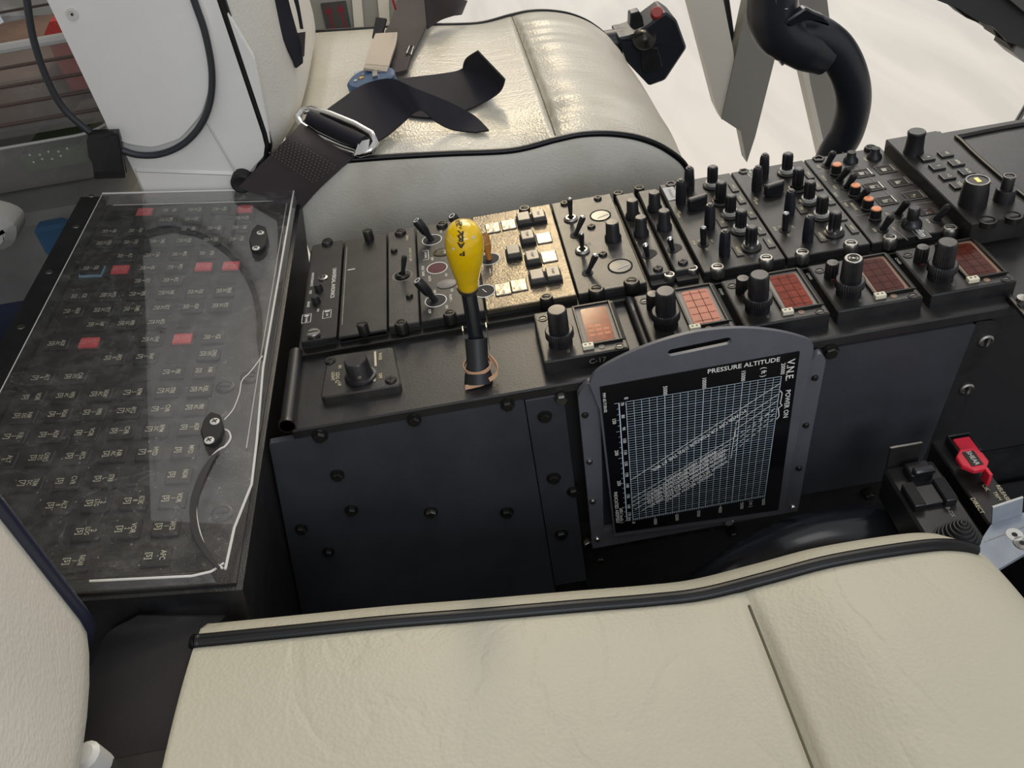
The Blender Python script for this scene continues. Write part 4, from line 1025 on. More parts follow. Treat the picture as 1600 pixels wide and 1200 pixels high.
# ================================================================ circuit breaker panel with its clear cover
RX, LX = -0.182, -0.3640                     # right and left edges of the cover
NY, FY = 0.3405, 0.8170
bp = thing('breaker_panel', 'large black panel of lettered square keys under the clear cover, left of the pedestal', 'breaker panel', (-0.28, 0.58, 0.05))
def slope_prism(b, x0, x1, y0, y1, za, zb_, mt, bev=0.0):
    """slab following the slope; za, zb_ are plane offsets"""
    vs = []
    for z0 in (za, zb_):
        for y in (y0, y1):
            for x in (x0, x1): vs.append((x, y, kz(x, z0)))
    b.add(vs, [(0, 2, 3, 1), (4, 5, 7, 6), (0, 1, 5, 4), (2, 6, 7, 3), (0, 4, 6, 2), (1, 3, 7, 5)], mt)
BX0 = -0.3930
b = MB()
sec = [(BX0, 0.05), (-0.2230, 0.05), (-0.2230, 0.33), (-0.1815, 0.572), (-0.1795, kz(-0.1795, .585)), (BX0, kz(BX0, .585))]
b.prism(sec, -(FY + .004), -(NY - .004), BLACK, frame((0, 0, 0), (1, 0, 0), (0, 0, 1))); b.build('housing', bp)
b = MB(); slope_prism(b, BX0, LX - .001, NY - .004, FY + .016, .585, .5885, BLACK); b.build('side_strip', bp)
b = MB(); slope_prism(b, LX, RX - .001, NY, FY, .585, .5868, PANEL2); b.build('key_panel', bp)
for q in ((143, 306), (119, 354), (77, 425), (33, 511), (-6, 590)):
    p = K(*q, .5888); k = MB(); F = frame(p, (1, 0, -KN), (0, 1, 0)); k.lathe([(.0030, 0), (.0028, .0005), (.0012, .0004), (.0001, .0002)], STEEL, F, 16); k.build('screw', bp)
for q in ((362, 338), (382, 345), (390, 590), (352, 605), (347, 803)):
    p = K(*q, .5868); k = MB(); F = frame(p, (1, 0, -KN), (0, 1, 0)); k.lathe([(.0070, 0), (.0070, .0010), (.0055, .0016), (.0052, .0010), (.0001, .0012)], PANEL2, F, 22); k.box(-.004, .004, -.0005, .0005, .0012, .0017, DKSTEEL, F); k.build('fastener', bp)
rows = ['RTTTRB', 'TBTTBB', 'TTTBTT', 'TTTTTT', 'BTTTTB', 'RRTTRU', 'BBTTBB', 'TTTTTT', 'TTTTTT', 'BBTTTB', 'TRTBRT', 'TBTTBB', 'TTBBTT', 'TTTTTT', 'TTTTTT',
        'TTTTTT', 'TTTTTT', 'TBTTTB', 'TTTTBB', 'TTTB--', 'TBTT--']           # first letter is the key next to the pedestal
ypx = [331, 346, 361, 379, 400, 420, 440, 460, 483, 505, 532, 558, 584, 613, 641, 672, 707, 745, 782, 825, 870]
words = ['VOR', 'ADF', 'MFD', 'RADAR', 'AFCS', 'DME', 'HSI', 'RPM', 'NR', 'FIRE', 'ICE', 'PITOT', 'HYD', 'CVR', 'ELT', 'HTR', 'LDG LT', 'TRIM', 'GYRO', 'ALT', 'VHF', 'HF', 'FUEL', 'PUMP', 'STRB', 'WIPER']
fixed = {(20, 0): ('AFC', '', '5'), (19, 0): ('AFCS', '1', '5'), (18, 0): ('VOR', '1', '5'), (17, 0): ('RADAR', '', '5'), (16, 0): ('MFD', '', '5'), (15, 0): ('ADF', '1', '5'), (19, 1): ('VOR', '2', '3'), (18, 1): ('ALT ENC', '8', '5'),
         (19, 2): ('2', 'LDG', '5'), (18, 2): ('2', 'LTG', '5'), (18, 3): ('ALT', '8', '5')}
rnd_ = random.Random(3)
for rI, rs in enumerate(rows):
    yy = K(250, ypx[rI]).y
    for cI, ch in enumerate(rs):
        if ch == '-': continue
        xx = -0.2310 - 0.0236 * cI
        if rI == 20: xx = -0.2325 - 0.0236 * cI
        F = frame((xx, yy, kz(xx, .5866)), (1, 0, -KN), (0, 1, 0))
        k = MB()
        if ch == 'B':
            k.box(-.0086, .0086, -.0070, .0070, 0, .0006, KEY, F, bev=.0012); k.box(-.0072, .0072, -.0056, .0056, .0004, .0009, PANEL2, F, bev=.0008); k.build('blank_key', bp)
            continue
        if ch == 'U':
            k.box(-.0088, .0088, -.0072, .0072, 0, .0045, KEY, F, bev=.0015)
            for u in ((-.0096, -.0088, -.0080, .0072), (.0088, .0096, -.0080, .0072), (-.0096, .0096, -.0084, -.0074)): k.box(*u, 0, .0022, BLUEK, F)
            nm = 'legend_key'
        elif ch == 'R':
            k.box(-.0092, .0092, -.0074, .0074, 0, .0010, KEY, F, bev=.001); k.box(-.0072, .0072, -.0060, .0060, .0008, .0030, RED, F, bev=.0006); nm = 'red_key'
        else:
            hh = .0022 + .0006 * rnd_.random(); k.box(-.0088, .0088, -.0072, .0072, 0, hh, KEY, F, bev=.0014); nm = 'legend_key'
        top_ = {'U': .0046, 'R': .0031}.get(ch, .0030)
        mt = REDT if ch == 'R' else TAB
        a, n_, e = fixed.get((rI, cI), (rnd_.choice(words), rnd_.choice(['1', '2', 'SYS', 'AC', 'DC', 'L', 'R', '']), rnd_.choice(['5', '3', '2', '5', '7'])))
        Fd = F @ frame((0, 0, top_), (0, -1, 0), (1, 0, 0))
        k.text(a, Fd @ T((0, .0040, 0)), .0048, mt, sx=min(1, 2.6 / max(len(a), 1)))
        if n_: k.text(n_, Fd @ T((0, .0002, 0)), .0042, mt, sx=.8)
        k.text('[' + e + ']', Fd @ T((0, -.0042, 0)), .0050, mt)
        k.build(nm, bp, {'U': 'black key in a pale blue clip', 'R': 'pink red key'}.get(ch))

# the clear cover
cv = thing('clear_cover', 'scratched and cracked clear acrylic cover over the breaker panel', 'cover', (-0.27, 0.58, .588))
outl = [K(*q, .600) for q in ((165, 302), (460, 295), (411, 575), (401, 690), (393, 757), (374, 805), (366, 825), (352, 889), (115, 905))]
outl[0] = Vector((LX, FY, kz(LX, .6))); outl[1] = Vector((RX, FY, kz(RX, .6)))
outl[-1] = Vector((LX, NY, kz(LX, .6)))
b = MB(); n_ = len(outl); nu = Vector((KN, 0, 1)).normalized() * .0012
b.add([p for p in outl] + [p - nu for p in outl], [tuple(reversed(range(n_)))], ACRYL)
b.build('top_sheet', cv)
b = MB()
for a, e in ((Vector((LX, FY, 0)), Vector((RX, FY, 0))), (Vector((RX, FY, 0)), Vector((RX, 0.47, 0))), (Vector((LX, NY, 0)), Vector((RX - .012, NY, 0)))):
    b.add([(a.x, a.y, kz(a.x, .5885)), (e.x, e.y, kz(e.x, .5885)), (e.x, e.y, kz(e.x, .5998)), (a.x, a.y, kz(a.x, .5998))], [(0, 1, 2, 3)], ACRYLS)
b.build('side_wall', cv)
def bright(pts, r=.0007): k = MB(); k.tube(pts, r, ACRYLE, 6); return k
e = bright([outl[0], outl[1]], .0011); e.build('polished_edge', cv)
e = bright([Vector((LX + .006, FY - .003, kz(LX + .006, .5885))), Vector((RX - .006, FY - .003, kz(RX - .006, .5885)))], .0006); e.build('polished_edge', cv)
e = bright(outl[1:3] + outl[3:8], .0009); e.build('polished_edge', cv)
e = bright([K(*q, .5885) for q in ((448, 318), (402, 590), (385, 700))], .0005); e.build('polished_edge', cv)
e = bright([outl[0], outl[-1]], .0004); e.build('polished_edge', cv)
e = bright([K(*q, .5995) for q in ((140, 908), (300, 900), (330, 893), (350, 880))], .0008); e.build('polished_edge', cv)
e = bright([outl[1] + Vector((0, 0, -.006)), outl[1] + Vector((.001, 0, .004))], .0013); e.build('corner', cv)
cr = catmull([K(*q, .6004) for q in ((348, 888), (330, 874), (318, 850), (308, 815), (306, 780), (314, 745), (330, 715), (343, 702), (352, 697), (360, 685), (357, 674), (350, 671))], 6)
e = bright(cr, .0007); e.build('crack', cv, 'bright curved crack in the clear sheet')
cr = catmull([K(*q, .6004) for q in ((350, 656), (364, 640), (374, 615), (378, 595), (392, 580), (410, 556))], 6)
e = bright(cr, .0004); e.build('crack', cv, 'thin bright crack above the lower latch')
def band(L, R, z0, th, mt, name, lab, cat):
    b = MB(); b.strap([K(*q, z0) for q in L], [K(*q, z0) for q in R], th, mt, 8); return tag(b.build(name), lab, cat)
band([(331, 712), (312, 740), (297, 785), (300, 830), (318, 865), (340, 889)], [(343, 704), (326, 735), (308, 785), (311, 828), (326, 860), (344, 886)], .6015, .0006, RUBBER, 'retaining_strap',
     'curved black strap from the lower latch to the broken corner of the clear cover', 'strap')
for q, lab in ((( 404, 378), 'black two screw latch at the far corner of the clear cover'), ((332, 676), 'black two screw latch beside the crack in the clear cover')):
    sc_ = 1.0 if q[1] < 500 else 1.22
    pts_px = [(-1, -21), (12, -17), (16, -3), (12, 12), (3, 20), (-10, 17), (-14, 4), (-9, -12)]
    c = [K(q[0] + a * sc_, q[1] + e_ * sc_, .6010) for a, e_ in pts_px]
    cen = sum(c, Vector()) / len(c)
    t = thing('cover_latch', lab, 'latch', tuple(cen))
    F = frame(cen, (1, 0, -KN), (0, 1, 0)); Fi = F.inverted()
    loc = [(Fi @ p) for p in c]
    k = MB(); k.prism([(p.x, p.y) for p in reversed(loc)], 0, .0050, DEEP, F, rnd=.002, top=.0008); k.build('body', t)
    for a, e_ in ((3, -14), (-4, 10)):
        p = Fi @ K(q[0] + a * sc_, q[1] + e_ * sc_, .6060); k = MB(); G = F @ T((p.x, p.y, .0050))
        k.lathe([(.0034, -.0002), (.0032, .0006), (.0001, .0010)], RING, G, 20); k.box(-.0020, .0020, -.0004, .0004, .0008, .0012, INK, G @ Matrix.Rotation(.6, 4, 'Z')); k.box(-.0004, .0004, -.0020, .0020, .0008, .0012, INK, G @ Matrix.Rotation(.6, 4, 'Z')); k.build('screw', t)

# ================================================================ seats
def cushion(par, prof, yin, yout, sg, crown, seam, matt, mats, side_h, bulge, pleat=0.0, name='seat_cushion', nv=64, pipemat=PIPE, pr=.0032, pcut=1.0, drop=0.0):
    """prof: x,z of the piped edge from back to nose; sg +1 when the inner edge faces +y"""
    P = catmull([(x, 0, z) for x, z in prof], 22); N = len(P)
    vs = []; fs = []
    for i, p in enumerate(P):
        for j in range(nv + 1):
            t = j / nv; t = t + .10 * math.sin(2 * math.pi * t) * -1 * .5
            y = yin + (yout - yin) * t
            h = (1 - abs(2 * t - 1) ** 5); dz = crown * h
            tx = i / (N - 1); dz *= min(1, tx / .08 + .2)
            if seam is not None:
                g = abs(p.x - seam); dz -= .0065 * math.exp(-(g / .0035) ** 2) * h; dz += .004 * (1 - math.exp(-(g / .03) ** 2)) * h
                if pleat and p.x > seam:
                    k_ = math.exp(-((p.x - seam) / .035)); dz += pleat * k_ * h * math.sin(t * 60 + 3 * math.sin(t * 9) + 30 * (p.x - seam)) * (.4 + .6 * math.sin(t * 5 + 1) ** 2)
                    dz += pleat * .5 * math.sin(t * 26 + 18 * (p.x - seam) + 2 * math.sin(t * 7)) * h
            vs.append((p.x, y, p.z + dz - drop * t))
    W = nv + 1
    for i in range(N - 1):
        for j in range(nv): fs.append((i * W + j, i * W + j + 1, (i + 1) * W + j + 1, (i + 1) * W + j))
    b = MB(); b.add(vs, fs, matt); o = b.build(name, par, ang=60)
    if seam is not None:
        i = min(range(N), key=lambda k_: abs(P[k_].x - seam)); ln_ = [Vector(vs[i * W + j]) for j in range(3, nv - 2)]
        b = MB(); b.tube([q + Vector((0, 0, .0002)) for q in ln_], .0009, SEAMM, 6); b.build('seam', par)
    # side walls
    for yy, s_ in ((yin, sg), (yout, -sg)):
        vs = []; fs = []; Q = 10
        if yy == yout: P = [Vector((p.x, p.y, p.z - drop)) for p in P]
        for i, p in enumerate(P):
            for k in range(Q + 1):
                u = k / Q; o_, d_ = ((0, 0), (.35, .03), (.62, .10), (.82, .20), (.94, .32), (1, .46), (1, .60), (.96, .75), (.88, .88), (.80, 1), (.7, 1.1))[k]
                vs.append((p.x - .012 * math.sin(math.pi * u * .5) * (i / N) ** 3, yy + s_ * bulge * o_ * min(1, (N - 1 - i) / (.22 * N) + .12), p.z - side_h * d_ * .9))
        for i in range(N - 1):
            for k in range(Q): fs.append((i * (Q + 1) + k, i * (Q + 1) + k + 1, (i + 1) * (Q + 1) + k + 1, (i + 1) * (Q + 1) + k))
        b = MB(); b.add(vs, fs, mats); b.build('side_gusset', par, ang=60)
        b = MB(); b.tube([(p.x, yy, p.z + .0006) for p in P[:int(N * pcut)]], pr, pipemat, 10); b.build('piping', par)
    p = P[-1]; q = P[0]
    b = MB(); b.add([(p.x, yin, p.z), (p.x, yout, p.z), (p.x - .012, yout, p.z - side_h), (p.x - .012, yin, p.z - side_h)], [(0, 1, 2, 3)], mats)
    b.add([(q.x, yin, q.z), (q.x, yout, q.z), (q.x, yout, q.z - side_h), (q.x, yin, q.z - side_h)], [(0, 1, 2, 3)], mats)
    b.add([(q.x, yin, q.z - side_h), (q.x, yout, q.z - side_h), (p.x - .012, yout, q.z - side_h - .02), (p.x - .012, yin, q.z - side_h - .02)], [(0, 1, 2, 3)], mats); b.build('end_gusset', par)
    return o
def pedestal_base(par, x0, x1, y0, y1, z):
    b = MB(); b.box(x0, x1, y0, y1, 0.05, z, DKSTEEL, bev=.01); b.build('seat_base', par)

# near seat
YN = 0.300
ns = thing('pilot_chair', 'cream leather seat in the foreground with black piping and a wide front bolster', 'seat', (0.0, 0.08, 0.05))
pf = [(-.262, None)]
prn = []
for q in ((320, 1003), (460, 989), (600, 975), (750, 963), (900, 950), (1020, 940), (1100, 930), (1200, 905), (1300, 879), (1420, 859)):
    p = Y(*q, YN); prn.append((p.x, p.z))
x0_, z0_ = prn[0]; prn.insert(0, (x0_ - .004, z0_ + .001))
xe, ze = prn[-1]
prn += [(xe + .025, ze - .004), (xe + .046, ze - .016), (xe + .060, ze - .036), (xe + .066, ze - .060)]
cushion(ns, prn, YN, -0.150, 1, 0.010, Z(1155, 935, .555).x + .004, LEATHN, LEATHN, .12, .032, pipemat=PIPE, pr=.0044, pcut=.84)
pedestal_base(ns, -.17, .16, -.08, .26, .40)
def backrest(par, xf, xb_, yin, yout, z0, z1, mt, pipem, sg, frontb=.03, lean=0.0, shell=None):
    # front pad: bulging slab facing +x
    N, Mv = 40, 24; vs = []; fs = []
    for i in range(N + 1):
        v_ = i / N; z = z0 + (z1 - z0) * v_
        for j in range(Mv + 1):
            u = j / Mv; y = yin + (yout - yin) * u
            e = (1 - abs(2 * u - 1) ** 4); lo = 1 - max(0, 1 - v_ / .12) ** 2.2
            x = xf + frontb * e * (.35 + .65 * lo) - .06 * (1 - lo) + lean * v_
            vs.append((x, y, z))
    W = Mv + 1
    for i in range(N):
        for j in range(Mv): fs.append((i * W + j, i * W + j + 1, (i + 1) * W + j + 1, (i + 1) * W + j))
    b = MB(); b.add(vs, fs, mt); b.build('back_pad', par, ang=60)
    b = MB(); b.box(xb_, xf - .035, min(yin, yout) + .001, max(yin, yout) - .001, z0 + .004, z1, shell or mt, bev=.008); b.build('back_shell', par)
    for yy in (yin, yout):
        pts = []
        for i in range(N + 1):
            v_ = i / N; lo = 1 - max(0, 1 - v_ / .12) ** 2.2
            pts.append((xf - .06 * (1 - lo) + lean * v_, yy, z0 + (z1 - z0) * v_))
        b = MB(); b.tube(pts, .0048, pipem, 10); b.build('piping', par)
        vs = []; fs = []
        for i, p in enumerate(pts):
            vs += [p, (min(p[0], xf - .03), yy, p[2]), (xf - .040, yy, p[2])]
        for i in range(len(pts) - 1):
            for k in range(2): fs.append((i * 3 + k, i * 3 + k + 1, i * 3 + k + 4, i * 3 + k + 3))
        b = MB(); b.add(vs, fs, mt); b.build('pad_side', par)
p = Y(60, 850, YN)
backrest(ns, p.x - .006, -0.345, YN, -0.14, Y(145, 1045, YN).z - .006, 1.02, LEATHB, PIPEB, 1, frontb=.022)

# far seat
YF = 0.830
def far_z(x, y):
    P = FARP
    if x <= P[0][0]: z = P[0][1]
    else:
        z = P[-1][1]
        for (xa_, za_), (xb_, zb_) in zip(P, P[1:]):
            if xa_ <= x <= xb_: z = za_ + (zb_ - za_) * (x - xa_) / (xb_ - xa_); break
    t = min(max((y - YF) / (1.262 - YF), 0), 1)
    return z - .012 * t + .012 * (1 - abs(2 * t - 1) ** 5) + (0 if t > 0 else 0)
def ZF(px, py, h=.0, _=None):
    z = .6
    for i in range(12):
        p = Z(px, py, z); z = .5 * z + .5 * (far_z(p.x, p.y) + h)
    return Z(px, py, z)
fs_ = thing('pilot_chair', 'cream leather seat beyond the pedestal with a creased bolster and soiled side', 'seat', (0.0, 1.04, 0.05))
prf = []
for q in ((440, 258), (520, 253), (610, 246), (700, 241), (800, 236), (870, 219), (910, 211), (955, 210), (1000, 217), (1040, 234), (1072, 262)):
    p = Y(*q, YF); prf.append((p.x, p.z))
FARP = list(prf)
xe, ze = prf[-1]; prf += [(xe + .002, ze - .03), (xe - .004, ze - .06)]
cushion(fs_, prf, YF, 1.262, -1, 0.010, Z(866, 222, .58).x, LEATHF, LEATHS, .125, .004, pleat=.0022, nv=90, drop=.012)
pedestal_base(fs_, -.15, .15, .88, 1.2, .44)
backrest(fs_, Y(345, 0, YF).x, Y(225, 300, YF).x, YF, 1.262, .592, 1.12, LEATHB, PIPE, -1, frontb=.030, shell=SHELL)
# painted side shell of that backrest
b = MB()
A = [Vector((-.352, 0, 1.12)), Vector((-.205, 0, 1.12))] + [Y(*q, YF - .002) for q in ((346, 0), (398, 90), (420, 200), (424, 232), (396, 262), (372, 300), (226, 300))]
sideprism(b, [(p.x, p.z) for p in A], YF - .004, YF + .001, SHELL, rnd=.004, top=.001)
for a, e in (((203, -20), (305, 158)), ((318, 182), (374, 278))):
    p, q = Y(*a, YF - .005), Y(*e, YF - .005); b.tube([p, q], .0012, RING, 6)
b.build('side_shell', fs_, 'grey white painted side shell')
b = MB(); A = [Vector((-.335, 0, 1.05)), Vector((-.235, 0, 1.05))] + [Y(*q, YF - .004) for q in ((302, -20), (322, 30), (330, 110), (312, 170), (280, 207), (240, 220), (200, 214), (182, 204))]
sideprism(b, [(p.x, p.z) for p in A], YF - .012, YF - .003, SHELL, rnd=.006, top=.003); b.build('raised_panel', fs_)
b = MB(); A = [Y(*q, YF - .004) for q in ((208, 262), (372, 268), (366, 320), (230, 320))]
sideprism(b, [(p.x, p.z) for p in A], YF - .007, YF - .003, SHELL, rnd=.004, top=.003); b.build('lower_ledge', fs_)
p = Y(113, 22, YF - .012); k = MB(); F = frame(p, (1, 0, 0), (0, 0, 1)); k.lathe([(.0052, -.001), (.0050, .0014), (.0030, .0016), (.0028, .0008), (.0001, .0006)], RING, F, 20); k.lathe([(.0012, .0012), (.0010, .0020), (.0001, .0020)], INK, F, 12); k.build('screw', fs_)
p = Y(378, 284, YF - .012); k = MB(); F = frame(p, (1, 0, 0), (0, 0, 1)); k.lathe([(.0105, -.01), (.0105, .004), (.008, .006), (.004, .004), (.0001, .004)], DEEP, F, 24); k.build('pivot_bolt', fs_)

# ---------------------------------------------------------------- belts
def ZZ(px, py, z): return Z(px, py, z)
t = thing('lap_belt', 'dark navy lap belt with a chrome adjuster lying twisted across the far seat', 'seat belt', tuple(Z(520, 230, .60)))
b = MB(); b.strap([Y(372, 292, .812), Y(415, 250, .815), Y(450, 214, .824), ZF(478, 186, 0.0160)], [Y(468, 330, .812), Y(498, 296, .815), Y(535, 262, .822), ZF(571, 232, 0.0100)], .0022, BROWNW, 8)
b.build('lower_webbing', t)
b = MB(); b.strap([ZF(492, 186, 0.0230), ZF(530, 158, 0.0260), ZF(570, 132, 0.0340), ZF(612, 123, 0.0430), ZF(652, 140, 0.0380), ZF(702, 160, 0.0230), ZF(742, 182, 0.0100), ZF(764, 204, 0.0040)],
                  [ZF(578, 228, 0.0100), ZF(608, 210, 0.0100), ZF(636, 186, 0.0140), ZF(648, 176, 0.0200), ZF(662, 174, 0.0230), ZF(682, 191, 0.0120), ZF(708, 203, 0.0040), ZF(744, 207, 0.0040)], .0020, NAVY, 8)
b.build('free_end', t)
b = MB(); b.strap([ZF(605, 128, 0.0160), ZF(640, 122, 0.0160), ZF(690, 116, 0.0160), ZF(722, 108, 0.0200), ZF(746, 79, 0.0480)],
                  [ZF(640, 182, 0.0040), ZF(680, 184, 0.0040), ZF(730, 172, 0.0040), ZF(778, 146, 0.0120), ZF(789, 124, 0.0300)], .0020, NAVY, 8)
b.build('looped_webbing', t)
b = MB(); b.strap([ZF(723, 108, 0.0160), ZF(728, 92, 0.0300), ZF(746, 79, 0.0490)], [ZF(740, 112, 0.0100), ZF(755, 100, 0.0200), ZF(787, 122, 0.0320)], .0018, NAVY, 6); b.build('fold', t)
# adjuster: chrome frame with a roller bar
A = [ZF(470, 196, 0.0180), ZF(487, 171, 0.0260), ZF(581, 210, 0.0200), ZF(563, 240, 0.0100)]
k = MB(); k.tube(catmull(A, 3, True), .0042, CHROME, 10, closed=True); k.build('adjuster_frame', t, 'chrome adjuster frame')
k = MB(); k.tube([ZF(484, 184, 0.0270), ZF(568, 223, 0.0200)], .0072, NAVY, 14); k.build('roller_bar', t)
k = MB(); k.strap([ZF(560, 222, 0.0220), ZF(552, 244, 0.0130)], [ZF(577, 218, 0.0220), ZF(574, 236, 0.0130)], .004, CHROME, 2, smooth=False); k.build('adjuster_lug', t)
b = MB()
A_, B_, C_, D_ = Y(448, 214, .812), Y(528, 262, .808), Y(488, 290, .798), Y(418, 242, .803)
for i in range(15):
    for j in range(9):
        u, v_ = (i + .5 * (j % 2)) / 15, j / 9; p = (A_ * (1 - u) + B_ * u) * (1 - v_) + (D_ * (1 - u) + C_ * u) * v_
        b.box(-.0007, .0007, -.0004, .0004, -.0005, .0006, STITCH, T(p))
b.build('stitching', t)

t = thing('harness_buckle', 'round blue harness buckle with gold emblem half hidden under the navy belt', 'buckle', tuple(Z(585, 140, .606)))
c = ZF(584, 136, .010); F = frame(c, (.96, .28, .1), (-.28, .96, 0))
k = MB(); k.lathe([(.0265, -.008), (.0275, 0), (.0275, .010), (.0245, .0125), (.0001, .0130)], BLUE, F, 40); k.build('housing', t)
k = MB(); k.box(-.0028, .0028, -.018, .024, .0125, .0155, STEEL, F @ T((.008, .006, 0)) @ Matrix.Rotation(-.25, 4, 'Z')); k.build('release_bar', t)
k = MB(); 
for i, (x_, y_, s_, mt) in enumerate(((-.009, .004, .0042, GOLDM), (-.0165, .003, .0026, RING), (-.005, .011, .0028, GREYBEZ))):
    st = []
    for a in range(10): r_ = s_ if a % 2 == 0 else s_ * .45; st.append((x_ + r_ * math.cos(a * math.pi / 5 + .3), y_ + r_ * math.sin(a * math.pi / 5 + .3)))
    k.prism(st, .0128, .0136, mt, F)
k.build('emblem', t, 'gold and silver emblem')
k = MB()
for u in (-.012, .004, .014): k.box(u, u + .007, .0225, .030, .002, .012, CHROME, F, bev=.001)
k.build('lugs', t)
t = thing('beige_harness_strap', 'short beige harness strap with stitched ends joined to the blue buckle', 'seat belt', tuple(Z(597, 82, .62)))
b = MB(); b.strap([ZF(568, 108, 0.0260), ZF(575, 85, 0.0280), ZF(582, 66, 0.0260), ZF(587, 54, 0.0220)], [ZF(605, 113, 0.0260), ZF(612, 90, 0.0280), ZF(619, 68, 0.0260), ZF(621, 52, 0.0220)], .0028, TAN, 8); b.build('webbing', t)
b = MB()
for f_ in (.12, .2): b.line(ZF(568, 108, 0.0290).lerp(ZF(582, 66, 0.0290), f_), ZF(605, 112, 0.0290).lerp(ZF(619, 68, 0.0290), f_), .0012, (0, 0, 1), GREYBEZ)
b.build('stitching', t)
t = thing('lap_belt', 'wide worn brown black belt hanging over the outer edge of the far seat', 'seat belt', tuple(Z(640, 70, .61)))
b = MB(); b.strap([ZF(604, 118, 0.0100), ZF(600, 90, 0.0120), ZF(598, 60, 0.0160), ZF(612, 30, 0.0200), ZF(625, -20, 0.0230)], [ZF(632, 116, 0.0080), ZF(648, 80, 0.0100), ZF(665, 45, 0.0140), ZF(676, 20, 0.0200), ZF(690, -20, 0.0380)], .0024, BROWNW, 8); b.build('webbing', t)
b = MB(); b.strap([ZF(668, 46, 0.0100), ZF(690, 30, 0.0140), ZF(722, 22, 0.0180)], [ZF(662, -20, 0.0580), ZF(690, -8, 0.0480), ZF(730, 2, 0.0280)], .0024, BROWNW, 8); b.build('folded_webbing', t)
b = MB(); b.strap([ZF(582, 60, 0.0100), ZF(588, 28, 0.0280)], [ZF(596, 62, 0.0100), ZF(604, 30, 0.0280)], .003, NAVY, 2, smooth=False); b.build('side_tab', t)
k = MB(); k.tube([ZF(635, 84, 0.0140), ZF(640, 72, 0.0140), ZF(646, 73, 0.0140), ZF(642, 86, 0.0140)], .0010, STEEL, 8, closed=True); k.build('slot_frame', t)
k = MB(); k.strap([ZF(612, 96, 0.0150), ZF(610, 118, 0.0100)], [ZF(642, 90, 0.0150), ZF(636, 112, 0.0100)], .005, BROWNW, 2, smooth=False); k.build('end_fitting', t)
b = MB(); b.tube([ZF(612, -6, 0.0680), ZF(618, 14, 0.0380)], .0016, mat('red_pull_tab', (.5, .02, .04), .6), 8); b.build('red_pull_cord', t)
t = thing('shoulder_belt', 'dark shoulder belt with a doubled end hanging down the far backrest', 'seat belt', tuple(Y(462, 100, .93)))
b = MB(); b.strap([Y(398, -40, .93), Y(420, 20, .92), Y(440, 60, .92), Y(456, 90, .925), Y(462, 106, .93)], [Y(440, -40, .95), Y(452, 10, .945), Y(463, 50, .94), Y(471, 80, .94), Y(472, 98, .94)], .0024, NAVY, 8); b.build('webbing', t)
b = MB(); b.strap([Y(446, -40, .95), Y(462, 10, .95), Y(469, 45, .95)], [Y(458, -40, .95), Y(468, 10, .95), Y(474, 45, .95)], .002, NAVY, 6); b.build('thin_strap', t)
k = MB(); k.strap([Y(462, 52, .945), Y(458, 92, .94)], [Y(477, 50, .945), Y(475, 88, .94)], .006, BROWNW, 2, smooth=False); k.build('buckle', t)
k = MB(); k.lathe([(.003, 0), (.0026, .0014), (.0001, .0016)], CHROME, frame(Y(428, 38, .915), (1, 0, 0), (0, 0, 1)), 12); k.build('rivet', t)
# near belt
t = thing('lap_belt', 'wide black belt in the gap between the near backrest and cushion', 'seat belt', tuple(Z(220, 1090, .5)))
b = MB(); b.strap([Y(352, 962, .330), ZZ(322, 998, 0.578), ZZ(300, 1050, 0.583), ZZ(282, 1120, 0.585), ZZ(262, 1230, 0.585)], [Y(215, 962, .330), ZZ(172, 990, 0.570), ZZ(150, 1030, 0.570), ZZ(118, 1110, 0.570), ZZ(80, 1230, 0.570)], .003, mat('black_brown_webbing', (.022, .020, .021), .8, bump=.2, bscale=700), 10); b.build('webbing', t)
k = MB(); k.box(-.022, .022, -.006, .006, -.002, .004, DKSTEEL, frame(ZZ(215, 1200, 0.591), (1, .02, 0), (0, 1, 0)), bev=.002); k.build('buckle_bar', t)
k = MB(); F = frame(ZZ(104, 1238, 0.591), (.9, .55, .1), (-.5, .9, 0)); k.box(-.030, .020, -.008, .008, 0, .010, mat('tan_plastic', (.50, .40, .31), .5), F, bev=.004); k.lathe([(.0075, 0), (.0075, .014), (.005, .016), (.0001, .016)], RING, F @ T((.018, 0, 0)), 16); k.build('tongue', t)

# ---------------------------------------------------------------- headset cable and its clip
YCB = 0.8165
b = MB()
c1 = catmull([Y(*q, YCB - .002) for q in ((34, -60), (42, 0), (52, 60), (72, 120), (100, 170), (142, 208))], 8)
c2 = catmull([Y(*q, YCB - .002) for q in ((188, 234), (215, 242), (250, 241), (285, 226), (312, 198), (328, 160), (331, 110), (320, 50), (300, -10), (290, -60))], 8)
b.tube(c1 + catmull([c1[-1], Y(165, 225, YCB + .001), c2[0]], 4)[1:-1] + c2, .0032, CABLE, 12)
tag(b.build('headset_cable'), 'black cable looping down the far seat shell and held by a clip', 'cable')
t = thing('cable_clip', 'black plastic spring clip holding the cable at the edge of the seat shell', 'clip', tuple(Y(168, 278, YCB)))
b = MB(); A = [XZ(*q, YCB - .006) for q in ((146, 279), (197, 278), (191, 240), (187, 212), (182, 203), (140, 207), (133, 216), (136, 240), (142, 252))]
sideprism(b, A, YCB - .008, YCB - .004, KNOB, rnd=.003, top=.0015); b.build('front_jaw', t)
b = MB(); A = [XZ(*q, YCB + .004) for q in ((200, 268), (194, 240), (188, 205), (140, 209), (150, 268))]
sideprism(b, A, YCB + .001, YCB + .005, KNOB, rnd=.002); b.build('rear_jaw', t)
b = MB(); p, q = Y(143, 212, YCB), Y(188, 211, YCB); b.tube([p, q], .0056, KNOB, 14); b.build('spring_barrel', t)
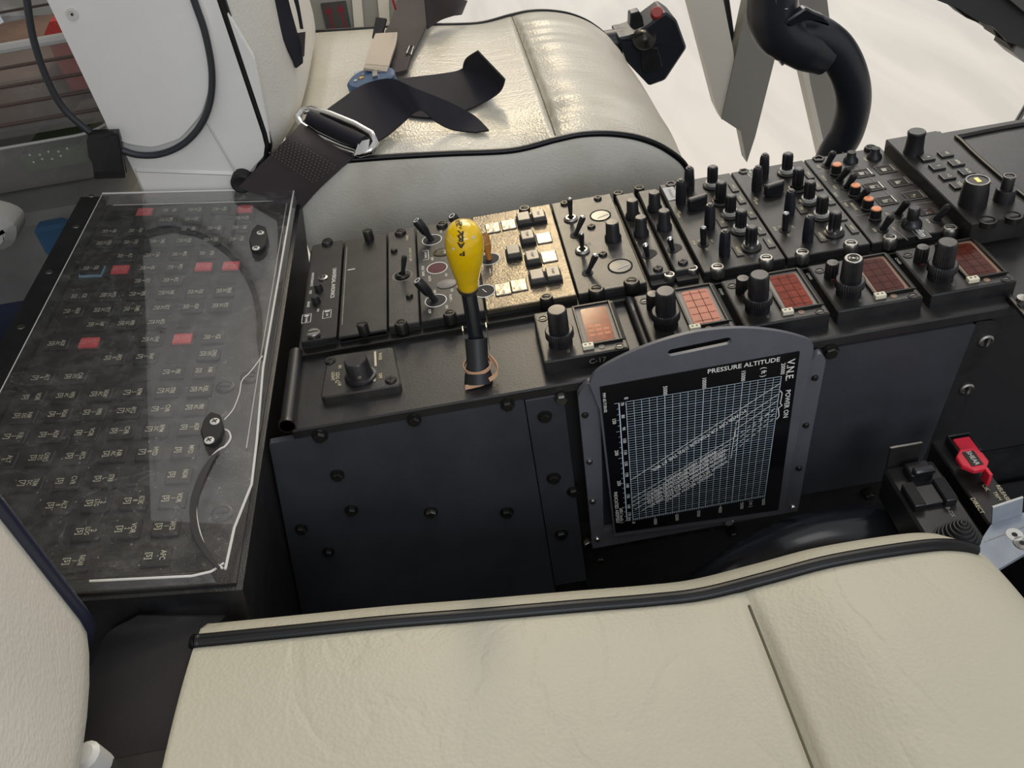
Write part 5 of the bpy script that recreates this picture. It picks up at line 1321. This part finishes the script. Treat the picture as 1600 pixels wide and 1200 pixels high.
for yy_ in (271, 274.5):
    p, q = Y(147, yy_, YCB - .0085), Y(196, yy_ - 1, YCB - .0085); b = MB(); b.tube([p, q], .0006, KNOB, 6); b.build('grip_rib', t)

# ================================================================ collective lever beside the near seat
t = thing('collective_lever', 'glossy black collective lever with a trim switch and rubber hat button beside the near cushion', 'lever', tuple(Z(1440, 800, .44)))
GLOSS = mat('glossy_black_tube', (.012, .013, .017), .20, coat=.3)
b = MB(); q = [Y(1040, 960, .395), Y(1090, 925, .397), Y(1140, 892, .398), Y(1190, 868, .40), Y(1260, 844, .40), Y(1350, 832, .40), Y(1440, 832, .40)]
for p in q: p.z -= .004
b.tube(catmull(q, 6), [.012 + .012 * min(1, i / 30) for i in range(6 * 6 + 1)], GLOSS, 20); b.build('tube', t)
zA = .500
a0, a1 = Z(1380, 740, zA), Z(1500, 872, zA)
xa_, xb_ = .256, .293
b = MB(); b.box(xa_, xb_, .331, .416, zA - .030, zA, PANEL, bev=.003)
b.box(xa_ - .001, xb_ + .001, .330, .356, zA - .028, zA - .004, DKSTEEL, bev=.003)
b.text('B-DX', down(Z(1485, 800, zA + .0005)), .0040, DIMW); b.build('switch_head', t)
b = MB(); b.box(xa_ + .002, xb_ - .012, .4150, .4166, zA - .004, zA + .020, PANEL, bev=.0005); b.box(xa_ + .002, xb_ - .012, .4150, .4166, zA + .0198, zA + .0206, STEEL); b.build('guard_plate', t)
p = Z(1433, 742, zA); k = MB(); F = T(p); k.box(-.0085, .0085, -.0065, .0065, -.001, .008, KNOB, F, bev=.002); k.box(-.0070, .0085, -.0078, -.0020, .008, .0120, GLOSS, F, bev=.002); k.build('rocker_switch', t)
p = Z(1448, 778, zA); k = MB()
for u in (-.0145, .0075): 
    k.box(u, u + .0085, -.0105, .0105, -.001, .0070, KNOB, T(p), bev=.0015)
    for i in range(8): k.box(u + .0006 + i * .00098, u + .0011 + i * .00098, -.0100, .0100, .0070, .0076, RUBBER, T(p))
k.box(-.006, .0075, -.0085, .0085, -.001, .0040, KNOB, T(p), bev=.001); k.build('trim_wheel', t)
p = Z(1492, 838, zA); k = MB(); pr = []
for i in range(9):
    r_ = .0172 - i * .00185; z_ = .0012 + 2.6 * (.0085 * math.sin(i / 9 * 1.45))
    pr += [(r_, z_), (r_ - .0004, z_ + .0009), (r_ - .0013, z_ + .0010), (r_ - .0016, z_ + .0004)]
k.lathe([(.0180, -.012), (.0182, -.002), (.0178, 0)] + pr + [(.0001, .0236)], RUBBER, T(p + Vector((0, -.004, -.004))), 40); k.build('rubber_hat_button', t)
zB = .500
b = MB(); b.box(.300, .3245, .352, .434, zB - .030, zB, PANEL, bev=.002)
b.text('RELEASE', down(Z(1567, 770, zB + .0004)), .0040, YELP); b.text('DIRECT', down(Z(1527, 790, zB + .0004)), .0042, YELP); b.text('OK', down(Z(1540, 762, zB + .0004)), .0042, YELP); b.text('TRIM', down(Z(1558, 775, zB + .0004)), .0036, YELP)
b.build('switch_box', t)
p = Z(1502, 702, zB); k = MB(); F = T(p)
for u in ((-.0085, -.0065), (.0065, .0085)): k.box(u[0], u[1], -.010, .008, -.001, .008, KNOB, F, bev=.0008)
k.box(-.0085, .0085, .0065, .0085, -.001, .009, KNOB, F, bev=.0008); s_ = k.build('guard_bracket', t)
k = MB(); k.box(-.0062, .0062, -.012, .004, .004, .0085, GUARD, F, bev=.001)
p2 = Z(1518, 722, zB + .010); G = T(p2)
oc = [(.0112 * math.cos(a * math.pi / 4 + .39) * .92, .0112 * math.sin(a * math.pi / 4 + .39)) for a in range(8)]
k.prism(oc, 0, .0035, GUARD, G, top=.0008); k.box(.0035, .0060, -.0165, -.0090, -.008, .0030, GUARD, G, bev=.0004); k.build('guard_cover', t, 'red octagonal switch guard')
k = MB(); k.box(-.0042, .0042, -.0068, .0068, .0035, .0040, INK, G); k.text('SHEAR', down(p2 + Vector((0, 0, .0042))), .0046, RING); k.build('guard_label', t)

t = thing('aluminium_bracket', 'scuffed blue grey aluminium bracket with countersunk screws at the right edge', 'bracket', tuple(Z(1560, 830, .50)))
zK = .505
b = MB()
A = [Z(*q, zK) for q in ((1512, 868), (1527, 862), (1537, 837), (1549, 819), (1640, 786), (1640, 842), (1547, 897), (1528, 884))]
b.prism([(p.x, p.y) for p in reversed(A)], zK - .003, zK, ALU, rnd=.001)
b.line(Z(1538, 846, zK + .0003), Z(1630, 812, zK + .0003), .0006, (0, 0, 1), STEEL); b.build('plate', t)
A = [Z(1549, 818, zK), Z(1600, 801, zK)]
b = MB(); up = Vector((0, .004, .012)); a_, e_ = A; e_ = a_.lerp(e_, .92)
b.strap([a_, a_ + up], [e_, e_ + up], .0012, ALU, 2, smooth=False); b.tube([a_ + up, e_ + up], .0008, RING, 6); b.build('upright_tab', t)
for q, mt in (((1585, 836), RING), ((1597, 849), STEEL)):
    p = Z(*q, zK); k = MB(); k.lathe([(.0056, 0), (.0052, .0008), (.0024, .0006), (.0001, .0002)], mt, T(p), 20); k.lathe([(.0020, .0006), (.0001, .0010)], DEEP, T(p), 6); k.build('screw', t)

# dark footwell details at the right edge
b = MB(); b.tube([Y(1575, 235, .80), Y(1625, 150, .86)], .010, GLOSS, 14)
tag(b.build('strut_tube'), 'glossy black tube behind the front end of the pedestal at the right edge', 'tube')
b = MB(); b.box(.372, .62, .30, .466, .05, .40, DEEP, bev=.01)
tag(b.build('footwell_box'), 'dark box under the instrument panel beside the front of the pedestal', 'box')
b = MB(); b.tube([Z(1575, 462, .59), Z(1625, 520, .59)], .0022, DKSTEEL, 8); b.lathe([(.004, 0), (.004, .003), (.0001, .0034)], STEEL, T(Z(1597, 470, .594)), 14)
tag(b.build('latch_handle'), 'thin dark latch handle at the front right edge of the pedestal shelf', 'handle')

# ================================================================ cyclic stick and collective of the far seat, instrument panel corner
t = thing('cyclic_stick', 'large curved black cyclic stick rising behind the pedestal in front of the door posts', 'control stick', tuple(Y(1300, 260, 1.0)))
yc_ = 1.0
cp = catmull([Y(*q, yc_) for q in ((1240, 52), (1268, 54), (1303, 76), (1326, 116), (1333, 160), (1323, 206), (1303, 242), (1284, 292), (1270, 380))], 6)
STK = mat('satin_blue_black_plastic', (.014, .016, .022), .38)
b = MB(); b.tube(cp, [.0245 - .0035 * min(1, i / 26) for i in range(len(cp))], STK, 22); b.build('tube', t)
b = MB(); b.tube(catmull([Y(*q, yc_ - .004) for q in ((1212, -70), (1207, -10), (1208, 30), (1225, 55), (1262, 76), (1290, 90))], 6), [.030, .030, .030, .030, .029, .028, .028, .028, .028, .028, .028, .028, .028, .028, .028, .028, .028, .028, .027, .027, .026, .026, .026, .026, .026, .025, .024, .023, .022, .0215, .021], STK, 22); b.build('grip', t)
b = MB(); b.tube([Y(1215, 92, yc_ - .008), Y(1245, 70, yc_ - .008)], .010, STK, 12); b.build('finger_rest', t)
k = MB(); A = [XZ(*q, yc_ - .03) for q in ((1225, 32), (1258, 10), (1272, 18), (1288, 24), (1296, 40), (1262, 30), (1232, 42))]; sideprism(k, A, yc_ - .034, yc_ - .022, GLOSS, rnd=.004, top=.002); k.build('trigger_plate', t)
k = MB(); k.tube(catmull([Y(*q, yc_ - .03) for q in ((1211, -20), (1212, 2), (1218, 12), (1230, 14))], 4), .0014, STEEL, 8); k.build('edge_wire', t)

t = thing('collective_lever', 'angular black collective head with a red button beyond the far seat', 'lever', tuple(Y(1010, 120, 1.26)))
yk = 1.27
b = MB(); A = [XZ(*q, yk) for q in ((990, 45), (1035, 12), (1052, 24), (1068, 68), (1035, 118), (1010, 127), (975, 90), (962, 52), (975, 50))]
sideprism(b, A, yk - .020, yk + .035, STK, rnd=.004, top=.003); b.build('switch_box', t)
k = MB(); A = [XZ(*q, yk - .03) for q in ((984, 20), (998, 16), (1003, 24), (1006, 40), (990, 46), (983, 40))]; sideprism(k, A, yk - .034, yk - .018, KNOB, rnd=.002, top=.001); k.build('rocker_switch', t)
k = MB(); F = aim(Y(1006, 62, yk - .02), Y(1012, 44, yk - .05)); k.lathe([(.017, 0), (.017, .004), (.013, .006), (.009, .012), (.004, .015), (.0001, .015)], DKSTEEL, F, 26); k.build('hat_switch', t)
k = MB(); F = aim(Y(1026, 22, yk - .01), Y(1027, 12, yk - .03)); k.lathe([(.009, 0), (.009, .006), (.007, .009), (.0001, .009)], mat('dull_red_button', (.35, .04, .03), .4), F, 20); k.build('red_button', t)
b = MB(); A = [XZ(*q, yk - .02) for q in ((1000, 75), (1026, 72), (1034, 102), (1012, 112), (1004, 110))]; sideprism(b, A, yk - .026, yk - .018, KNOB, rnd=.003, top=.001); b.build('side_cover', t)
b = MB(); b.tube([Y(985, 62, yk + .01), Y(900, 75, yk + .02)], .018, STK, 16); b.build('tube', t)

t = thing('instrument_panel', 'dark underside corner of the instrument panel with brown stained edge, top right', 'instrument panel', tuple(Y(1560, 40, 1.05)))
yi = 1.0
GREYD = mat('dark_grey_paint', (.035, .035, .035), .6)
b = MB(); A = [XZ(*q, yi) for q in ((1430, -40), (1463, 0), (1496, 13), (1530, 34), (1552, 42), (1575, 66), (1700, 110), (1700, -60))]
sideprism(b, A, yi, yi + .10, GREYD); b.build('lower_edge', t)
b = MB(); A = [XZ(*q, yi - .002) for q in ((1540, -30), (1600, 20), (1700, 60), (1700, -60))]; sideprism(b, A, yi - .012, yi - .0005, mat('mid_grey_paint', (.10, .095, .088), .55)); b.build('face_panel', t)
b = MB(); A = [XZ(*q, yi + .01) for q in ((1494, 14), (1510, 28), (1529, 36), (1530, 30))]; sideprism(b, A, yi + .01, yi + .04, BROWND); A = [XZ(*q, yi + .01) for q in ((1550, 42), (1558, 58), (1572, 66), (1583, 78), (1588, 70), (1575, 50))]; sideprism(b, A, yi + .01, yi + .04, BROWND); b.build('connector', t)
b = MB(); A = [XZ(*q, yi + .005) for q in ((1583, 82), (1590, 66), (1640, 90), (1640, 120), (1600, 98))]; sideprism(b, A, yi + .005, yi + .05, POST); b.build('bracket', t)

# ================================================================ cabin behind the breaker panel, left edge
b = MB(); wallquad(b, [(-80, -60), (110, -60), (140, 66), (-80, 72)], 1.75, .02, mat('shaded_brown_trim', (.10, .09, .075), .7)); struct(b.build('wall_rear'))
b = MB(); wallquad(b, [(-80, -60), (110, -60), (120, 22), (-80, 28)], 1.70, .02, CURTAIN); struct(b.build('trim_7'))
def clearbox(name, label, px_l, px_r, py_t, py_b, y, dep, ribs, contents, group=None):
    a, c = Y(px_l, py_t, y), Y(px_r, py_b, y); a.z = Y(60, py_t, y).z; c.z = Y(60, py_b, y).z
    x0, x1, z1, z0 = a.x, c.x, a.z, c.z
    t = thing(name, label, 'storage box', ((x0 + x1) / 2, y + dep / 2, z0))
    # open shell with rounded plan corners
    b = MB(); R_ = .035; pl = []
    for cx, cy, a0 in ((x1 - R_, y + R_, -90), (x1 - R_, y + dep - R_, 0), (x0 + R_, y + dep - R_, 90), (x0 + R_, y + R_, 180)):
        for k in range(7): q = math.radians(a0 + 15 * k); pl.append((cx + R_ * math.cos(q), cy + R_ * math.sin(q)))
    n_ = len(pl); cxm, cym = (x0 + x1) / 2, y + dep / 2
    def sc(p, f_): return (cxm + (p[0] - cxm) * f_, cym + (p[1] - cym) * f_)
    vs = [(*sc(p, .90), z0) for p in pl] + [(*sc(p, .94), z0 + .012) for p in pl] + [(*p, z1) for p in pl]
    fs = [tuple(range(n_))] + [(r_ * n_ + i, r_ * n_ + (i + 1) % n_, (r_ + 1) * n_ + (i + 1) % n_, (r_ + 1) * n_ + i) for r_ in range(2) for i in range(n_)]
    b.add(vs, fs, CBIN); b.build('shell', t)
    b = MB(); b.tube([(p[0], p[1], z1) for p in pl], .006 if ribs else .0018, mat('white_bin_rim', (.62, .61, .58), .4), 8, closed=True); b.build('rim', t)
    for f_ in ribs:
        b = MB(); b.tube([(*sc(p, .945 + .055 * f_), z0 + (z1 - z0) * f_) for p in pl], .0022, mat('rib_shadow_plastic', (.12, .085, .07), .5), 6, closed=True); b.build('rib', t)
    return t, (x0, x1, y, y + dep, z0, z1)
t, B_ = clearbox('ribbed_storage_box', 'ribbed clear plastic box with red and brown contents behind the breaker panel', -260, 232, 66, 216, 1.10, .36, (.18, .40, .60, .80), None)
x0, x1, y0_, y1_, z0, z1 = B_
b = MB(); b.box(x0 + .03, x1 - .09, y0_ + .03, y1_ - .03, z0 + .012, z1 - .05, CARD, bev=.02); tag(b.build('packed_cloth'), 'brown packed cloth filling the ribbed clear box', 'cloth')
b = MB(); b.box(x1 - .085, x1 - .03, y0_ + .03, y1_ - .08, z0 + .04, z0 + .12, REDC, bev=.02); tag(b.build('red_pouch'), 'red pouch showing through the right side of the ribbed clear box', 'pouch')
t, B_ = clearbox('smooth_storage_tray', 'smooth clear plastic tray with green contents below the ribbed box', -220, 205, 222, 300, 1.10, .32, (), None)
x0, x1, y0_, y1_, z0, z1 = B_
b = MB(); b.box(x1 - .14, x1 - .05, y0_ + .04, y0_ + .14, z0 + .012, z0 + .035, GREENC, bev=.01); tag(b.build('green_pouch'), 'small green pouch inside the smooth clear tray', 'pouch')
b = MB()
for i in range(9): q = B_; b.lathe([(.0016, 0), (.0012, .0006), (.0001, .0007)], RING, frame((x1 - .10 + .012 * (i % 5), y0_ - .001, z1 - .014 - .008 * (i // 5) - .002 * (i % 2)), (1, 0, 0), (0, 0, 1)), 8)
b.build('moulded_dots', t)
b = MB(); b.box(x0, x1 + .03, 1.04, 1.44, z0 - .12, z0 - .004, mat('grey_cabin_bench', (.20, .20, .19), .7, var=.2, vscale=6), bev=.02); tag(b.build('cabin_bench'), 'grey bench under the clear storage boxes', 'bench')
b = MB(); b.box(x1 - .10, x1 - .06, 1.01, 1.035, z0 - .045, z0 - .008, mat('mid_blue_cloth', (.03, .10, .20), .7), bev=.008); tag(b.build('blue_pouch'), 'small blue pouch tucked under the smooth tray', 'pouch')
b = MB()
q = [Y(-40, 318, .98), Y(20, 330, .98), Y(36, 350, .98), Y(24, 380, .98), Y(-40, 384, .98)]
sideprism(b, [(p.x, p.z) for p in q], .955, .998, WHITEC, rnd=.02, top=.01); tag(b.build('white_bundle'), 'white cloth bundle at the left edge beside the breaker panel', 'bundle')
b = MB(); A = [Z(*q, .22) for q in ((-120, 420), (130, 380), (60, 560), (-200, 760))]; b.box(-1.9, -.475, .40, 1.50, .05, .20, NAVYF, bev=.01); tag(b.build('blue_carpet_step'), 'dark blue carpeted step on the cabin floor left of the breaker panel', 'step')
b = MB(); b.box(-.47, -.362, .842, .985, .05, .46, BROWND, bev=.004); tag(b.build('brown_frame'), 'dark brown frame between the clear tray and the far seat shell', 'frame')
